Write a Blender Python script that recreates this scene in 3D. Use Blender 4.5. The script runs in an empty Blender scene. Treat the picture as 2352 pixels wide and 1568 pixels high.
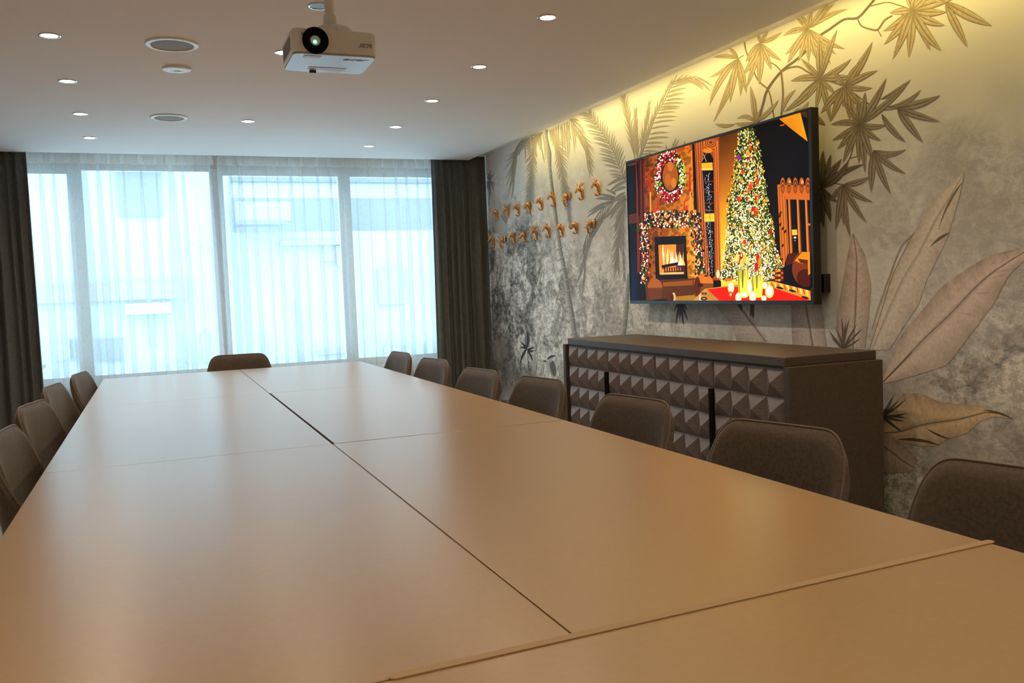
import bpy, bmesh, math, random
from mathutils import Vector, Matrix, noise

S = bpy.context.scene
C = S.collection
rnd = random.Random(7)

# ------------------------------------------------------------------ camera
CAM = Vector((0.0, 0.0, 1.27))
IX, IY = 2352, 1568
_c = (1176.0, 784.0)
_v1, _v2 = (353.0, 692.0), (6200.0, 462.0)
FPX = math.sqrt(-((_v1[0]-_c[0])*(_v2[0]-_c[0]) + (_v1[1]-_c[1])*(_v2[1]-_c[1])))
def _ray(p): return Vector((p[0]-_c[0], -(p[1]-_c[1]), -FPX))
_Y = _ray(_v1).normalized()
_X = _ray(_v2); _X = (_X - _X.dot(_Y)*_Y).normalized()
_Z = _X.cross(_Y)
ROT = Matrix((_X, _Y, _Z))
cd = bpy.data.cameras.new('camera'); cam = bpy.data.objects.new('camera', cd); C.objects.link(cam)
cam.matrix_world = Matrix.Translation(CAM) @ ROT.to_4x4()
cd.sensor_width = 36.0; cd.lens = FPX/IX*36.0; cd.clip_start = 0.02; cd.clip_end = 200
S.camera = cam

# ------------------------------------------------------------------ world, colour
w = bpy.data.worlds.new('sky'); S.world = w; w.use_nodes = True
nt = w.node_tree; nt.nodes.clear()
bg = nt.nodes.new('ShaderNodeBackground'); wo = nt.nodes.new('ShaderNodeOutputWorld')
bg.inputs[0].default_value = (0.67, 0.84, 1.0, 1); bg.inputs[1].default_value = 9.0
nt.links.new(bg.outputs[0], wo.inputs[0])
vs = S.view_settings
S.display_settings.display_device = 'sRGB'
vs.view_transform = 'Standard'; vs.look = 'None'; vs.gamma = 1; vs.use_curve_mapping = False
vs.exposure = 0.0
S.cycles.max_bounces = 10; S.cycles.transparent_max_bounces = 24; S.cycles.diffuse_bounces = 5
S.cycles.glossy_bounces = 4; S.cycles.transmission_bounces = 8
S.cycles.use_denoising = True
S.cycles.sample_clamp_indirect = 6.0

CEIL = 2.45; XW = 2.95; XE = 2.757; YC = 7.72; XL = -1.9; YB = -2.2; YWIN = 8.1; COVE = 2.506
DOWN_W = 24.0; COVE_W = 15.5

def area(name, loc, rot, sx, sy, power, col, spread=180.0):
    l = bpy.data.lights.new(name, 'AREA'); l.shape = 'RECTANGLE'; l.size = sx; l.size_y = sy
    l.energy = power; l.color = col; l.spread = math.radians(spread)
    o = bpy.data.objects.new(name, l); C.objects.link(o); o.location = loc; o.rotation_euler = rot
    return o
# daylight sampling aid at the window opening (portal: carries no light of its own)
p_ = area('window_portal', ((-0.86+2.6)/2, 8.16, 1.52), (math.radians(-90), 0, 0), 4.0, 1.95, 1, (1, 1, 1))
p_.data.cycles.is_portal = True
# LED strip in the cove above the mural, aimed down the wall
cv = area('cove_led_light', (2.782, 3.7, 2.492), (0, 0, 0), 6.0, 0.02, COVE_W, (1.0, 0.77, 0.22))
cv.rotation_euler = Vector((0.12, 0.0, -1.0)).to_track_quat('-Z', 'Y').to_euler()

# ------------------------------------------------------------------ helpers
def lin(c):
    return tuple((x/255.0/12.92 if x/255.0 <= 0.04045 else ((x/255.0+0.055)/1.055)**2.4) for x in c[:3])
def wr(p): return ROT @ _ray(p)
def onx(p, x):
    d = wr(p); return CAM + d*((x-CAM.x)/d.x)
def ony(p, y):
    d = wr(p); return CAM + d*((y-CAM.y)/d.y)
def onz(p, z):
    d = wr(p); return CAM + d*((z-CAM.z)/d.z)
def proj(v):
    q = ROT.transposed() @ (Vector(v)-CAM)
    return (_c[0]+FPX*q.x/-q.z, _c[1]-FPX*q.y/-q.z)

class MB:
    """collects faces; build() links them as one mesh object"""
    def __init__(s): s.v = []; s.f = []; s.m = []; s.c = []; s.sm = []
    def add(s, vs_, fs, mi=0, col=None, smooth=False):
        b = len(s.v); s.v += [tuple(v) for v in vs_]
        s.c += (col if isinstance(col, list) else [col or (1, 1, 1)]*len(vs_))
        for f in fs: s.f.append(tuple(b+i for i in f)); s.m.append(mi); s.sm.append(smooth)
    def box(s, x0, x1, y0, y1, z0, z1, mi=0, bev=0.0):
        if bev <= 0:
            vv = [(x, y, z) for x in (x0, x1) for y in (y0, y1) for z in (z0, z1)]
            s.add(vv, [(0, 1, 3, 2), (4, 6, 7, 5), (0, 4, 5, 1), (2, 3, 7, 6), (0, 2, 6, 4), (1, 5, 7, 3)], mi)
        else:
            bm = bmesh.new(); bmesh.ops.create_cube(bm, size=1)
            for v in bm.verts:
                v.co = Vector(((x0+x1)/2+v.co.x*(x1-x0), (y0+y1)/2+v.co.y*(y1-y0), (z0+z1)/2+v.co.z*(z1-z0)))
            bmesh.ops.bevel(bm, geom=bm.edges[:], offset=bev, segments=2, profile=0.5, affect='EDGES')
            s.bm(bm, mi, False)
    def bm(s, bm, mi=0, smooth=False):
        bm.verts.index_update()
        s.add([v.co.copy() for v in bm.verts], [[v.index for v in f.verts] for f in bm.faces], mi, None, smooth); bm.free()
    def grid(s, fn, nu, nv, mi=0, smooth=True, wrap=False, flip=False, colf=None):
        vv = []; cc = []
        for j in range(nv+1):
            for i in range(nu + (0 if wrap else 1)):
                vv.append(fn(i/nu, j/nv)); cc.append(colf(i/nu, j/nv) if colf else (1, 1, 1))
        W = nu if wrap else nu+1; ff = []
        for j in range(nv):
            for i in range(nu):
                a = j*W+i; b = j*W+(i+1) % W if wrap else a+1
                q = (a, b, b+W, a+W)
                ff.append(q[::-1] if flip else q)
        s.add(vv, ff, mi, cc, smooth)
    def lathe(s, prof, n=24, mi=0, M=None, smooth=True, cap=False):
        vv = []
        for r, z in prof:
            for i in range(n):
                a = 2*math.pi*i/n; vv.append(Vector((r*math.cos(a), r*math.sin(a), z)))
        if M is not None: vv = [M @ v for v in vv]
        ff = []
        for j in range(len(prof)-1):
            for i in range(n):
                ff.append((j*n+i, j*n+(i+1) % n, (j+1)*n+(i+1) % n, (j+1)*n+i))
        if cap: ff += [tuple(range(n))[::-1], tuple((len(prof)-1)*n+i for i in range(n))]
        s.add(vv, ff, mi, None, smooth)
    def tube(s, pts, rad, n=8, mi=0, flat=1.0, side=Vector((0, 1, 0))):
        pts = [Vector(p) for p in pts]; vv = []
        for k, p in enumerate(pts):
            t = (pts[min(k+1, len(pts)-1)]-pts[max(k-1, 0)]).normalized()
            u = side - side.dot(t)*t
            if u.length < 1e-4: u = Vector((1, 0, 0)) - Vector((1, 0, 0)).dot(t)*t
            u.normalize(); q = t.cross(u)
            r = rad[k] if isinstance(rad, (list, tuple)) else rad
            for i in range(n):
                a = 2*math.pi*i/n; vv.append(p + u*(r*flat*math.cos(a)) + q*(r*math.sin(a)))
        ff = []
        for k in range(len(pts)-1):
            for i in range(n):
                ff.append((k*n+i, k*n+(i+1) % n, (k+1)*n+(i+1) % n, (k+1)*n+i))
        ff.append(tuple(range(n))[::-1]); ff.append(tuple((len(pts)-1)*n+i for i in range(n)))
        s.add(vv, ff, mi, None, True)
    def ball(s, c, r, mi=0, n=10):
        c = Vector(c); r = Vector(r) if not isinstance(r, (int, float)) else Vector((r, r, r))
        s.grid(lambda u, v: (c.x+r.x*math.cos(2*math.pi*u)*math.sin(math.pi*(0.01+0.98*v)), c.y+r.y*math.sin(2*math.pi*u)*math.sin(math.pi*(0.01+0.98*v)), c.z+r.z*math.cos(math.pi*(0.01+0.98*v))), n, n//2+2, mi, True, True, True)
    def build(s, name, mats, parent=None, colors=False):
        me = bpy.data.meshes.new(name); me.from_pydata(s.v, [], s.f)
        for m in (mats if isinstance(mats, (list, tuple)) else [mats]): me.materials.append(m)
        me.polygons.foreach_set('material_index', s.m); me.polygons.foreach_set('use_smooth', s.sm)
        if colors:
            at = me.color_attributes.new('Col', 'FLOAT_COLOR', 'POINT')
            buf = []
            for c in s.c: buf += [c[0], c[1], c[2], 1.0]
            at.data.foreach_set('color', buf)
        me.update()
        o = bpy.data.objects.new(name, me); C.objects.link(o); o.parent = parent
        return o
def tag(o, label, cat, group=None):
    o['label'] = label; o['category'] = cat
    if group: o['group'] = group
    return o
def thing(name, label, cat, loc=(0, 0, 0), rz=0, group=None):
    o = bpy.data.objects.new(name, None); C.objects.link(o); o.location = loc; o.rotation_euler = (0, 0, rz)
    o.empty_display_size = 0.05
    return tag(o, label, cat, group)
def struct(o): o['kind'] = 'structure'; return o
def dup(root, loc, rz, label, group=None):
    r = root.copy(); C.objects.link(r); r.location = loc; r.rotation_euler = (0, 0, rz); r['label'] = label
    if group: r['group'] = group
    for ch in list(root.children):
        c = ch.copy(); C.objects.link(c); c.parent = r
        for g in ch.children:
            d = g.copy(); C.objects.link(d); d.parent = c
    return r

# ------------------------------------------------------------------ materials
def mat(name, col, rough=0.5, metal=0.0, bump=0.0, bscale=60, var=0.0, vscale=8, spec=0.5, sheen=0.0, coat=0.0, stretch=None, emit=None, es=0):
    m = bpy.data.materials.new(name); m.use_nodes = True; n = m.node_tree; b = n.nodes['Principled BSDF']
    b.inputs['Base Color'].default_value = (*col, 1); b.inputs['Roughness'].default_value = rough
    b.inputs['Metallic'].default_value = metal; b.inputs['Specular IOR Level'].default_value = spec
    b.inputs['Coat Weight'].default_value = coat
    if sheen: b.inputs['Sheen Weight'].default_value = sheen; b.inputs['Sheen Roughness'].default_value = 0.4; b.inputs['Sheen Tint'].default_value = (1, 0.9, 0.75, 1)
    if emit: b.inputs['Emission Color'].default_value = (*emit, 1); b.inputs['Emission Strength'].default_value = es
    tc = n.nodes.new('ShaderNodeTexCoord'); mp = n.nodes.new('ShaderNodeMapping'); n.links.new(tc.outputs['Object'], mp.inputs[0])
    if stretch: mp.inputs['Scale'].default_value = stretch
    if bump:
        t = n.nodes.new('ShaderNodeTexNoise'); t.inputs['Scale'].default_value = bscale; t.inputs['Detail'].default_value = 4
        bp = n.nodes.new('ShaderNodeBump'); bp.inputs['Strength'].default_value = bump; bp.inputs['Distance'].default_value = 0.002
        n.links.new(mp.outputs[0], t.inputs[0]); n.links.new(t.outputs[0], bp.inputs['Height']); n.links.new(bp.outputs[0], b.inputs['Normal'])
    if var:
        t = n.nodes.new('ShaderNodeTexNoise'); t.inputs['Scale'].default_value = vscale; t.inputs['Detail'].default_value = 5
        r = n.nodes.new('ShaderNodeMapRange'); r.inputs['From Min'].default_value = 0.3; r.inputs['From Max'].default_value = 0.7
        r.inputs['To Min'].default_value = 1-var; r.inputs['To Max'].default_value = 1+var
        mx = n.nodes.new('ShaderNodeMix'); mx.data_type = 'RGBA'; mx.blend_type = 'MULTIPLY'; mx.inputs['Factor'].default_value = 1
        mx.inputs['A'].default_value = (*col, 1)
        n.links.new(mp.outputs[0], t.inputs[0]); n.links.new(t.outputs[0], r.inputs[0]); n.links.new(r.outputs[0], mx.inputs['B']); n.links.new(mx.outputs['Result'], b.inputs['Base Color'])
    return m
M_ceil = mat('ceiling_paint', (0.84, 0.81, 0.80), 0.85, bump=0.05, bscale=200)
M_wall = mat('plain_wall_paint', (0.80, 0.78, 0.75), 0.85, bump=0.05, bscale=150)
M_cream = mat('cream_wall_paint', (0.72, 0.68, 0.60), 0.8, bump=0.03)
M_floor = mat('greige_carpet', (0.30, 0.28, 0.26), 0.95, bump=0.4, bscale=300, var=0.3, vscale=30)
M_table = mat('beige_laminate', (0.345, 0.222, 0.108), 0.28, bump=0.03, bscale=500, var=0.03, vscale=60, spec=0.6)
M_tedge = mat('brown_table_edge', (0.10, 0.05, 0.028), 0.5, bump=0.05)
M_strip = mat('beige_cover_strip', (0.36, 0.235, 0.11), 0.7, bump=0.02)
M_black = mat('black_steel', (0.012, 0.012, 0.013), 0.4, metal=0.6, bump=0.02)
M_fab = mat('brown_chair_fabric', (0.078, 0.053, 0.036), 0.7, bump=0.5, bscale=420, var=0.3, vscale=110, sheen=0.18)
M_pipe = mat('chair_piping', (0.10, 0.068, 0.045), 0.5, bump=0.1, sheen=0.3)
M_wood = mat('dark_brown_veneer', (0.075, 0.050, 0.040), 0.45, bump=0.15, bscale=40, var=0.18, vscale=14, stretch=(6, 1, 6))
M_facet = mat('carved_door_wood', (0.165, 0.130, 0.122), 0.5, bump=0.15, bscale=60, var=0.15, vscale=20, stretch=(3, 1, 8))
M_cur = mat('charcoal_curtain_cloth', (0.105, 0.108, 0.104), 0.8, bump=0.3, bscale=400, var=0.15, vscale=40, sheen=0.2)
M_white = mat('white_plastic', (0.78, 0.77, 0.75), 0.35, bump=0.01)
M_gloss = mat('glossy_white_plastic', (0.42, 0.43, 0.46), 0.28, bump=0.01, spec=0.3)
M_matte = mat('matte_black', (0.006, 0.006, 0.007), 0.9, bump=0.02, spec=0.1)
M_frame = mat('white_window_frame', (0.84, 0.88, 0.90), 0.4, bump=0.01)
M_copper = mat('copper_metal', (0.80, 0.40, 0.16), 0.26, metal=0.9, bump=0.15, bscale=120, var=0.1, vscale=30)
M_grille = mat('speaker_grille', (0.36, 0.34, 0.33), 0.7, bump=0.6, bscale=900)
M_chrome = mat('brushed_nickel', (0.5, 0.5, 0.5), 0.25, metal=1.0, bump=0.02)
M_dark = mat('black_plastic', (0.010, 0.010, 0.011), 0.35, bump=0.02)
M_grey = mat('grey_print', (0.22, 0.22, 0.23), 0.5, bump=0.01)
M_label = mat('silver_label', (0.40, 0.39, 0.37), 0.4, bump=0.01)

def emis(name, col, st):
    m = bpy.data.materials.new(name); m.use_nodes = True; n = m.node_tree; n.nodes.clear()
    e = n.nodes.new('ShaderNodeEmission'); o = n.nodes.new('ShaderNodeOutputMaterial'); n.links.new(e.outputs[0], o.inputs[0])
    e.inputs[0].default_value = (*col, 1); e.inputs[1].default_value = st
    return m
M_lamp = emis('lamp_glow', (1.0, 0.86, 0.62), 9.0)
M_led = emis('led_strip_glow', (1.0, 0.82, 0.4), 2.0)
M_lens = emis('projector_lens_glow', (0.35, 1.0, 0.82), 1.5)
M_green = emis('green_indicator', (0.3, 0.9, 0.1), 0.7)

# sheer voile: part of the light passes straight through the weave, the rest scatters
def sheer_mat(name, thr, col):
    m = bpy.data.materials.new(name); m.use_nodes = True; n = m.node_tree; n.nodes.clear()
    o = n.nodes.new('ShaderNodeOutputMaterial'); mx = n.nodes.new('ShaderNodeMixShader'); t = n.nodes.new('ShaderNodeBsdfTransparent')
    tl = n.nodes.new('ShaderNodeBsdfTranslucent'); d = n.nodes.new('ShaderNodeBsdfDiffuse'); m2 = n.nodes.new('ShaderNodeMixShader')
    tl.inputs[0].default_value = (*col, 1); d.inputs[0].default_value = (*col, 1); m2.inputs[0].default_value = 0.35
    tcn = n.nodes.new('ShaderNodeTexCoord'); mpn = n.nodes.new('ShaderNodeMapping'); mpn.inputs['Scale'].default_value = (300, 300, 40)
    ns = n.nodes.new('ShaderNodeTexNoise'); ns.inputs['Scale'].default_value = 1.0
    mr = n.nodes.new('ShaderNodeMapRange'); mr.inputs['To Min'].default_value = thr-0.08; mr.inputs['To Max'].default_value = thr+0.08
    n.links.new(tcn.outputs['Object'], mpn.inputs[0]); n.links.new(mpn.outputs[0], ns.inputs[0]); n.links.new(ns.outputs[0], mr.inputs[0])
    n.links.new(tl.outputs[0], m2.inputs[1]); n.links.new(d.outputs[0], m2.inputs[2])
    n.links.new(mr.outputs[0], mx.inputs[0]); n.links.new(t.outputs[0], mx.inputs[1]); n.links.new(m2.outputs[0], mx.inputs[2])
    n.links.new(mx.outputs[0], o.inputs[0]); return m
M_sheer = sheer_mat('white_voile', 0.34, (0.74, 0.76, 0.77))
M_tape = sheer_mat('heading_tape', 0.44, (0.78, 0.76, 0.74))
def glass_mat():
    m = bpy.data.materials.new('window_glass'); m.use_nodes = True; n = m.node_tree; n.nodes.clear()
    o = n.nodes.new('ShaderNodeOutputMaterial'); mx = n.nodes.new('ShaderNodeMixShader'); t = n.nodes.new('ShaderNodeBsdfTransparent')
    g = n.nodes.new('ShaderNodeBsdfGlossy'); g.inputs['Roughness'].default_value = 0.02; f = n.nodes.new('ShaderNodeFresnel'); f.inputs[0].default_value = 1.2
    t.inputs[0].default_value = (0.93, 0.98, 0.97, 1)
    n.links.new(f.outputs[0], mx.inputs[0]); n.links.new(t.outputs[0], mx.inputs[1]); n.links.new(g.outputs[0], mx.inputs[2]); n.links.new(mx.outputs[0], o.inputs[0]); return m
M_glass = glass_mat()

# ------------------------------------------------------------------ room shell
b = MB(); b.box(XL, XW+0.1, YB, YWIN+0.1, -0.1, 0)
struct(b.build('floor', M_floor))
b = MB()
b.box(XL, XE, YB, YC, CEIL, CEIL+0.05)
b.box(XL, XW, YB, YWIN, COVE, COVE+0.05)
struct(b.build('ceiling', M_ceil))
b = MB(); b.box(XL-0.1, XL, YB, YWIN, 0, COVE+0.05); struct(b.build('wall_left', M_wall))
b = MB(); b.box(XL, XW, YB-0.1, YB, 0, COVE+0.05); struct(b.build('wall_back', M_wall))
# window wall: parapet and lintel around the opening
WX0, WX1, WZ0, WZ1 = -1.55, 2.80, 0.60, 2.40
b = MB()
b.box(XL, XW, YWIN, YWIN+0.15, 0, WZ0); b.box(XL, XW, YWIN, YWIN+0.15, WZ1, COVE+0.05)
b.box(XL, WX0, YWIN, YWIN+0.15, WZ0, WZ1); b.box(WX1, XW, YWIN, YWIN+0.15, WZ0, WZ1)
struct(b.build('wall_front', M_cream))
b = MB(); b.box(WX0-0.02, WX1+0.02, YWIN-0.07, YWIN+0.02, WZ0-0.03, WZ0, bev=0.004); struct(b.build('trim_1', M_frame))
# windows
mull = [WX0, -0.545, 0.565, 1.68, WX1]
for i in range(4):
    e = bpy.data.objects.new('window_%d' % (i+1), None); C.objects.link(e); struct(e)
    e.location = ((mull[i]+mull[i+1])/2, YWIN+0.05, WZ0)
    x0 = mull[i]-e.location.x; x1 = -x0; h_ = WZ1-WZ0
    fr = MB(); t = 0.055; ta = 0.03 if i == 1 else 0.06
    fr.box(x0, x0+t, -0.03, 0.03, 0, h_, bev=0.004); fr.box(x1-t, x1, -0.03, 0.03, 0, h_, bev=0.004)
    fr.box(x0+t, x1-t, -0.03, 0.03, 0, 0.07, bev=0.004); fr.box(x0+t, x1-t, -0.03, 0.03, h_-ta, h_, bev=0.004)
    fr.build('frame', M_frame, e)
    pn = MB(); pn.box(x0+t, x1-t, -0.006, 0.006, 0.07, h_-ta); pn.build('pane', M_glass, e)
b = MB(); b.box(XW-0.015, XW, YB, 7.75, 0, 0.10, bev=0.003); struct(b.build('baseboard_right', M_wood))

# ------------------------------------------------------------------ mural wallpaper on the right wall
def frame(ox, oy, s): return lambda p: (ox+p[0]/s, oy+p[1]/s)
fA = frame(1100, 0, 3.137); fB = frame(1600, 0, 2.80); fC = frame(1850, 400, 1.96); fD = frame(1100, 550, 3.92)
fF = frame(1120, 180, 6.271); fG = frame(1350, 230, 6.271); fH = frame(1330, 380, 4.9); fK = frame(1440, 680, 4.2); fL = frame(1100, 700, 6.818)
fJ = frame(1090, 390, 7.587)
tones = [(1130,420,.86,.03),(1118,380,.84,.0),(1140,600,.44,.16),(1200,540,.52,.16),(1200,650,.46,.2),(1150,700,.38,.16),(1140,760,.34,.1),(1140,850,.31,.08),(1160,880,.30,.08),  # far-left tones raised to stand in for daylight beside the window
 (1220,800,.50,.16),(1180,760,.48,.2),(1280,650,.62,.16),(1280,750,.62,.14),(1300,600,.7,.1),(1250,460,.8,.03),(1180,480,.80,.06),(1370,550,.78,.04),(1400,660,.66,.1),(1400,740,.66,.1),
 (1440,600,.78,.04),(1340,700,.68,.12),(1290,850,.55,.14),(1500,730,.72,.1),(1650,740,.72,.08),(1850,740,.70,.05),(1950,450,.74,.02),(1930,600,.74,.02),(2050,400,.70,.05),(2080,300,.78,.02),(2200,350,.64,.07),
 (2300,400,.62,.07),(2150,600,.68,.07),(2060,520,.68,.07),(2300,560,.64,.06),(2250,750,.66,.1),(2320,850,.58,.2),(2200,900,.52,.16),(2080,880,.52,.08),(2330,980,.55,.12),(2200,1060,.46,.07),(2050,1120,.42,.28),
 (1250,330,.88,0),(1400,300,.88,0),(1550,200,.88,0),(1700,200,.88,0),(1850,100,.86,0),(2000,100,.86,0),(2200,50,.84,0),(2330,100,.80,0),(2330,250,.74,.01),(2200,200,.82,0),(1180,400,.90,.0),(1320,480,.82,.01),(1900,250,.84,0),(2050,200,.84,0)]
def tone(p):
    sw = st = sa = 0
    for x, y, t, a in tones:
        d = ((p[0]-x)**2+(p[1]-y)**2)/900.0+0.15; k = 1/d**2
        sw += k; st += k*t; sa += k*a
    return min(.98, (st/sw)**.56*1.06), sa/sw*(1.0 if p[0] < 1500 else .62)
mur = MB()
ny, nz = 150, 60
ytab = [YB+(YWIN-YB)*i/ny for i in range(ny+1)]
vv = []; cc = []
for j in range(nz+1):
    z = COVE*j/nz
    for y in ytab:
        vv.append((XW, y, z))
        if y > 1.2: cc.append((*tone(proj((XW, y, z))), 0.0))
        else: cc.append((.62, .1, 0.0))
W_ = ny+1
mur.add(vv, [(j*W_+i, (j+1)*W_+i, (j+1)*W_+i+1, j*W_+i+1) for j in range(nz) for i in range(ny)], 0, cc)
layer = [0]
def wallpt(p, k=0): 
    q = onx(p, XW); return (XW-0.0004-layer[0]*0.0000015-k, q.y, min(max(q.z, 0.0), COVE-0.001))
def g2(c): return lin(c)
LT, MD, DK = (150, 139, 122), (126, 114, 98), (92, 81, 68)
def mixc(a, b, t): return tuple(x+(y-x)*t for x, y in zip(a, b))
def leaf(p0, p1, w, bend=0.0, tones3=None, n=7, peak=0.38, mp=None, tw=0.0):
    """one lanceolate leaf painted on the wallpaper, points in photo pixels"""
    lo, mi_, dk = tones3 or (LT, MD, DK)
    layer[0] += 1
    if mp: p0, p1 = mp(p0), mp(p1)
    dx, dy = p1[0]-p0[0], p1[1]-p0[1]; L = math.hypot(dx, dy) or 1
    nx, ny_ = -dy/L, dx/L
    cx, cy = (p0[0]+p1[0])/2+nx*bend*L, (p0[1]+p1[1])/2+ny_*bend*L
    vs_ = []; cs = []
    for k in range(n+1):
        t = k/n
        x = (1-t)**2*p0[0]+2*t*(1-t)*cx+t*t*p1[0]; y = (1-t)**2*p0[1]+2*t*(1-t)*cy+t*t*p1[1]
        tx = 2*(1-t)*(cx-p0[0])+2*t*(p1[0]-cx); ty = 2*(1-t)*(cy-p0[1])+2*t*(p1[1]-cy); tl = math.hypot(tx, ty) or 1
        ax, ay = -ty/tl, tx/tl
        u = t**(math.log(0.5)/math.log(peak)) if t > 0 else 0
        ww = w*0.5*max(math.sin(math.pi*u), 0)**0.85 + 0.15
        if k == n: ww = 0.05
        for s_, tt in ((-1, 2), (-.72, 0), (-.22, 1), (0, 2), (.22, 0), (.72, 1), (1, 2)):
            vs_.append(wallpt((x+ax*ww*s_, y+ay*ww*s_)))
            base = (lo, mi_, dk)[tt]
            if t < 0.3: base = mixc(base, dk, 0.7*(1-t/0.3))
            cs.append(g2(base))
    fs = []
    for k in range(n):
        for i in range(6): a = k*7+i; fs.append((a, a+1, a+8, a+7))
    mur.add(vs_, fs, 1, cs)
def stroke(pts, w, col, mp=None, col2=None, col3=None):
    """a painted stem or branch, w may be a list"""
    layer[0] += 1
    if mp: pts = [mp(p) for p in pts]
    # catmull-rom smoothing
    P = [pts[0]]+list(pts)+[pts[-1]]; out = []; ws = []
    wl = w if isinstance(w, (list, tuple)) else [w]*len(pts)
    for i in range(1, len(P)-2):
        for k in range(5):
            t = k/5; q = []
            for d in (0, 1):
                a, b_, c_, d_ = P[i-1][d], P[i][d], P[i+1][d], P[i+2][d]
                q.append(0.5*((2*b_)+(-a+c_)*t+(2*a-5*b_+4*c_-d_)*t*t+(-a+3*b_-3*c_+d_)*t**3))
            out.append(q); ws.append(wl[i-1]+(wl[i]-wl[i-1])*t)
    out.append(pts[-1]); ws.append(wl[-1])
    vs_ = []; cs = []
    for k, p in enumerate(out):
        a = out[max(k-1, 0)]; c_ = out[min(k+1, len(out)-1)]
        tx, ty = c_[0]-a[0], c_[1]-a[1]; tl = math.hypot(tx, ty) or 1; ax, ay = -ty/tl, tx/tl
        for s_ in (-1, 0, 1):
            vs_.append(wallpt((p[0]+ax*ws[k]*.5*s_, p[1]+ay*ws[k]*.5*s_)))
            cs.append(g2(col if s_ < 0 or (s_ > 0 and not col3) else (col3 if s_ > 0 else (col2 or mixc(col, (255, 255, 255), .18)))))
    mur.add(vs_, [(k*3+i, k*3+i+1, k*3+i+4, k*3+i+3) for k in range(len(out)-1) for i in range(2)], 1, cs)
    return out
def frond(pts, n, l0, l1, a_l, a_r, w, mp=None, droop=0.0, sides=(1, 1), t3=None, spread=0.0, start=0.05, lens=None):
    """palm frond: leaflets along a rachis. a_l / a_r leaflet angles (deg) from the rachis direction"""
    if mp: pts = [mp(p) for p in pts]
    out = stroke(pts, [2.6]+[1.8]*(len(pts)-2)+[1.0] if len(pts) > 2 else 2, (t3 or (LT, MD, DK))[2])
    m = len(out)-1
    for k in range(n):
        t = start+(1-start)*k/(n-1); f_ = t*m; i = min(int(f_), m-1); fr = f_-i
        x = out[i][0]+(out[i+1][0]-out[i][0])*fr; y = out[i][1]+(out[i+1][1]-out[i][1])*fr
        ang = math.atan2(out[i+1][1]-out[i][1], out[i+1][0]-out[i][0])
        L = (l0+(l1-l0)*t)*(0.45+0.55*min(1, 3.2*(t+0.1)))*rnd.uniform(.88, 1.1)
        for sd, aa, on in ((-1, a_l, sides[0]), (1, a_r, sides[1])):
            if not on: continue
            A = ang+sd*math.radians(aa*(1-0.45*t))+rnd.uniform(-.05, .05)
            ex, ey = x+math.cos(A)*L, y+math.sin(A)*L+droop*L
            leaf((x, y), (ex, ey), w*.72*rnd.uniform(.8, 1.15), sd*-0.10 if droop == 0 else (0.12 if ex > x else -0.12), t3, 5)
def star(c, tips, w, mp, t3=None, bends=None):
    for k, tp in enumerate(tips):
        L = math.hypot(tp[0]-c[0], tp[1]-c[1]); bd = tp[2] if len(tp) > 2 else rnd.uniform(-.07, .07)
        leaf(c, tp[:2], w*.9*rnd.uniform(.85, 1.15)*min(1.15, .5+L/380), bd, t3, 9, 0.42, mp)
PB = ((206, 190, 158), (182, 165, 134), (128, 111, 84))
PD = ((172, 158, 140), (146, 132, 115), (92, 80, 67))
# --- palm at the left of the mural
GP = ((200, 190, 170), (180, 170, 152), (140, 131, 116))
GG = ((188, 184, 176), (168, 165, 158), (130, 128, 123))
tr = stroke([fF((845, 735)), fF((845, 860)), fF((880, 1080)), fF((895, 1270)), fF((925, 1560)), fD((728, 60)), fD((765, 250)), fD((800, 480)), fD((835, 680)), fD((862, 890))],
            [7, 8, 12.5, 7.5, 8, 8.5, 9.5, 10.5, 12, 13.5], (116, 114, 110), None, (160, 158, 152), (206, 202, 194))
for q in ((895, 1290), (912, 1370), (915, 1470)): stroke([fF((q[0]-28, q[1]+18)), fF(q), fF((q[0]+30, q[1]-14))], 1.6, (190, 186, 178))
for q in ((728, 75), (742, 165), (755, 260), (770, 370), (785, 470), (802, 600), (830, 715), (850, 840)): stroke([fD((q[0]-28, q[1]+22)), fD(q), fD((q[0]+30, q[1]-12))], 2.0, (184, 182, 176)); stroke([fD((q[0]-26, q[1]+30)), fD((q[0], q[1]+8)), fD((q[0]+30, q[1]-4))], 1.0, (92, 90, 88))
frond([(800, 780), (560, 850), (430, 970), (375, 1150), (355, 1300)], 20, 40, 44, 4, 20, 3.4, fF, droop=0.75, t3=GP)
frond([(790, 775), (690, 900), (650, 1080), (635, 1300), (620, 1560)], 18, 34, 30, 34, 34, 4.8, fF, t3=GP)
frond([(640, 1420), (622, 1560), (612, 1700), (600, 1850)], 10, 30, 26, 30, 30, 4.6, fF, t3=GG)
frond([(890, 760), (980, 900), (1040, 1100), (1075, 1330), (1110, 1560)], 17, 38, 34, 28, 32, 4.8, fF, t3=GP)
frond([(1100, 1500), (1130, 1640), (1160, 1850), (1190, 2060)], 13, 30, 18, 28, 28, 4.2, fF, t3=GG)
frond([(1185, 590), (1290, 700), (1400, 870), (1450, 1040), (1468, 1200)], 18, 44, 26, 30, 10, 3.6, fF, droop=0.55, t3=GP)
for k in range(20):
    x = 890+k*17; leaf((x, 735-(k*8.5)), (x+rnd.uniform(-10, 70), 900+rnd.uniform(-60, 300)), 3.4, rnd.uniform(-.06, .06), GP, 5, .45, fF)
for k in range(14):
    x = 480+k*24; leaf((x, 905-(k*10)), (x+rnd.uniform(-20, 90), 1050+rnd.uniform(-60, 200)), 3.0, rnd.uniform(-.06, .06), GP, 5, .45, fF)
for p_1, w_, b_ in (((1330, 620), 5, -.15), ((1400, 790), 5, -.2), ((1300, 600), 4, -.1)): leaf(fF((1190, 590)), fF(p_1), w_, b_, GP)
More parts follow.
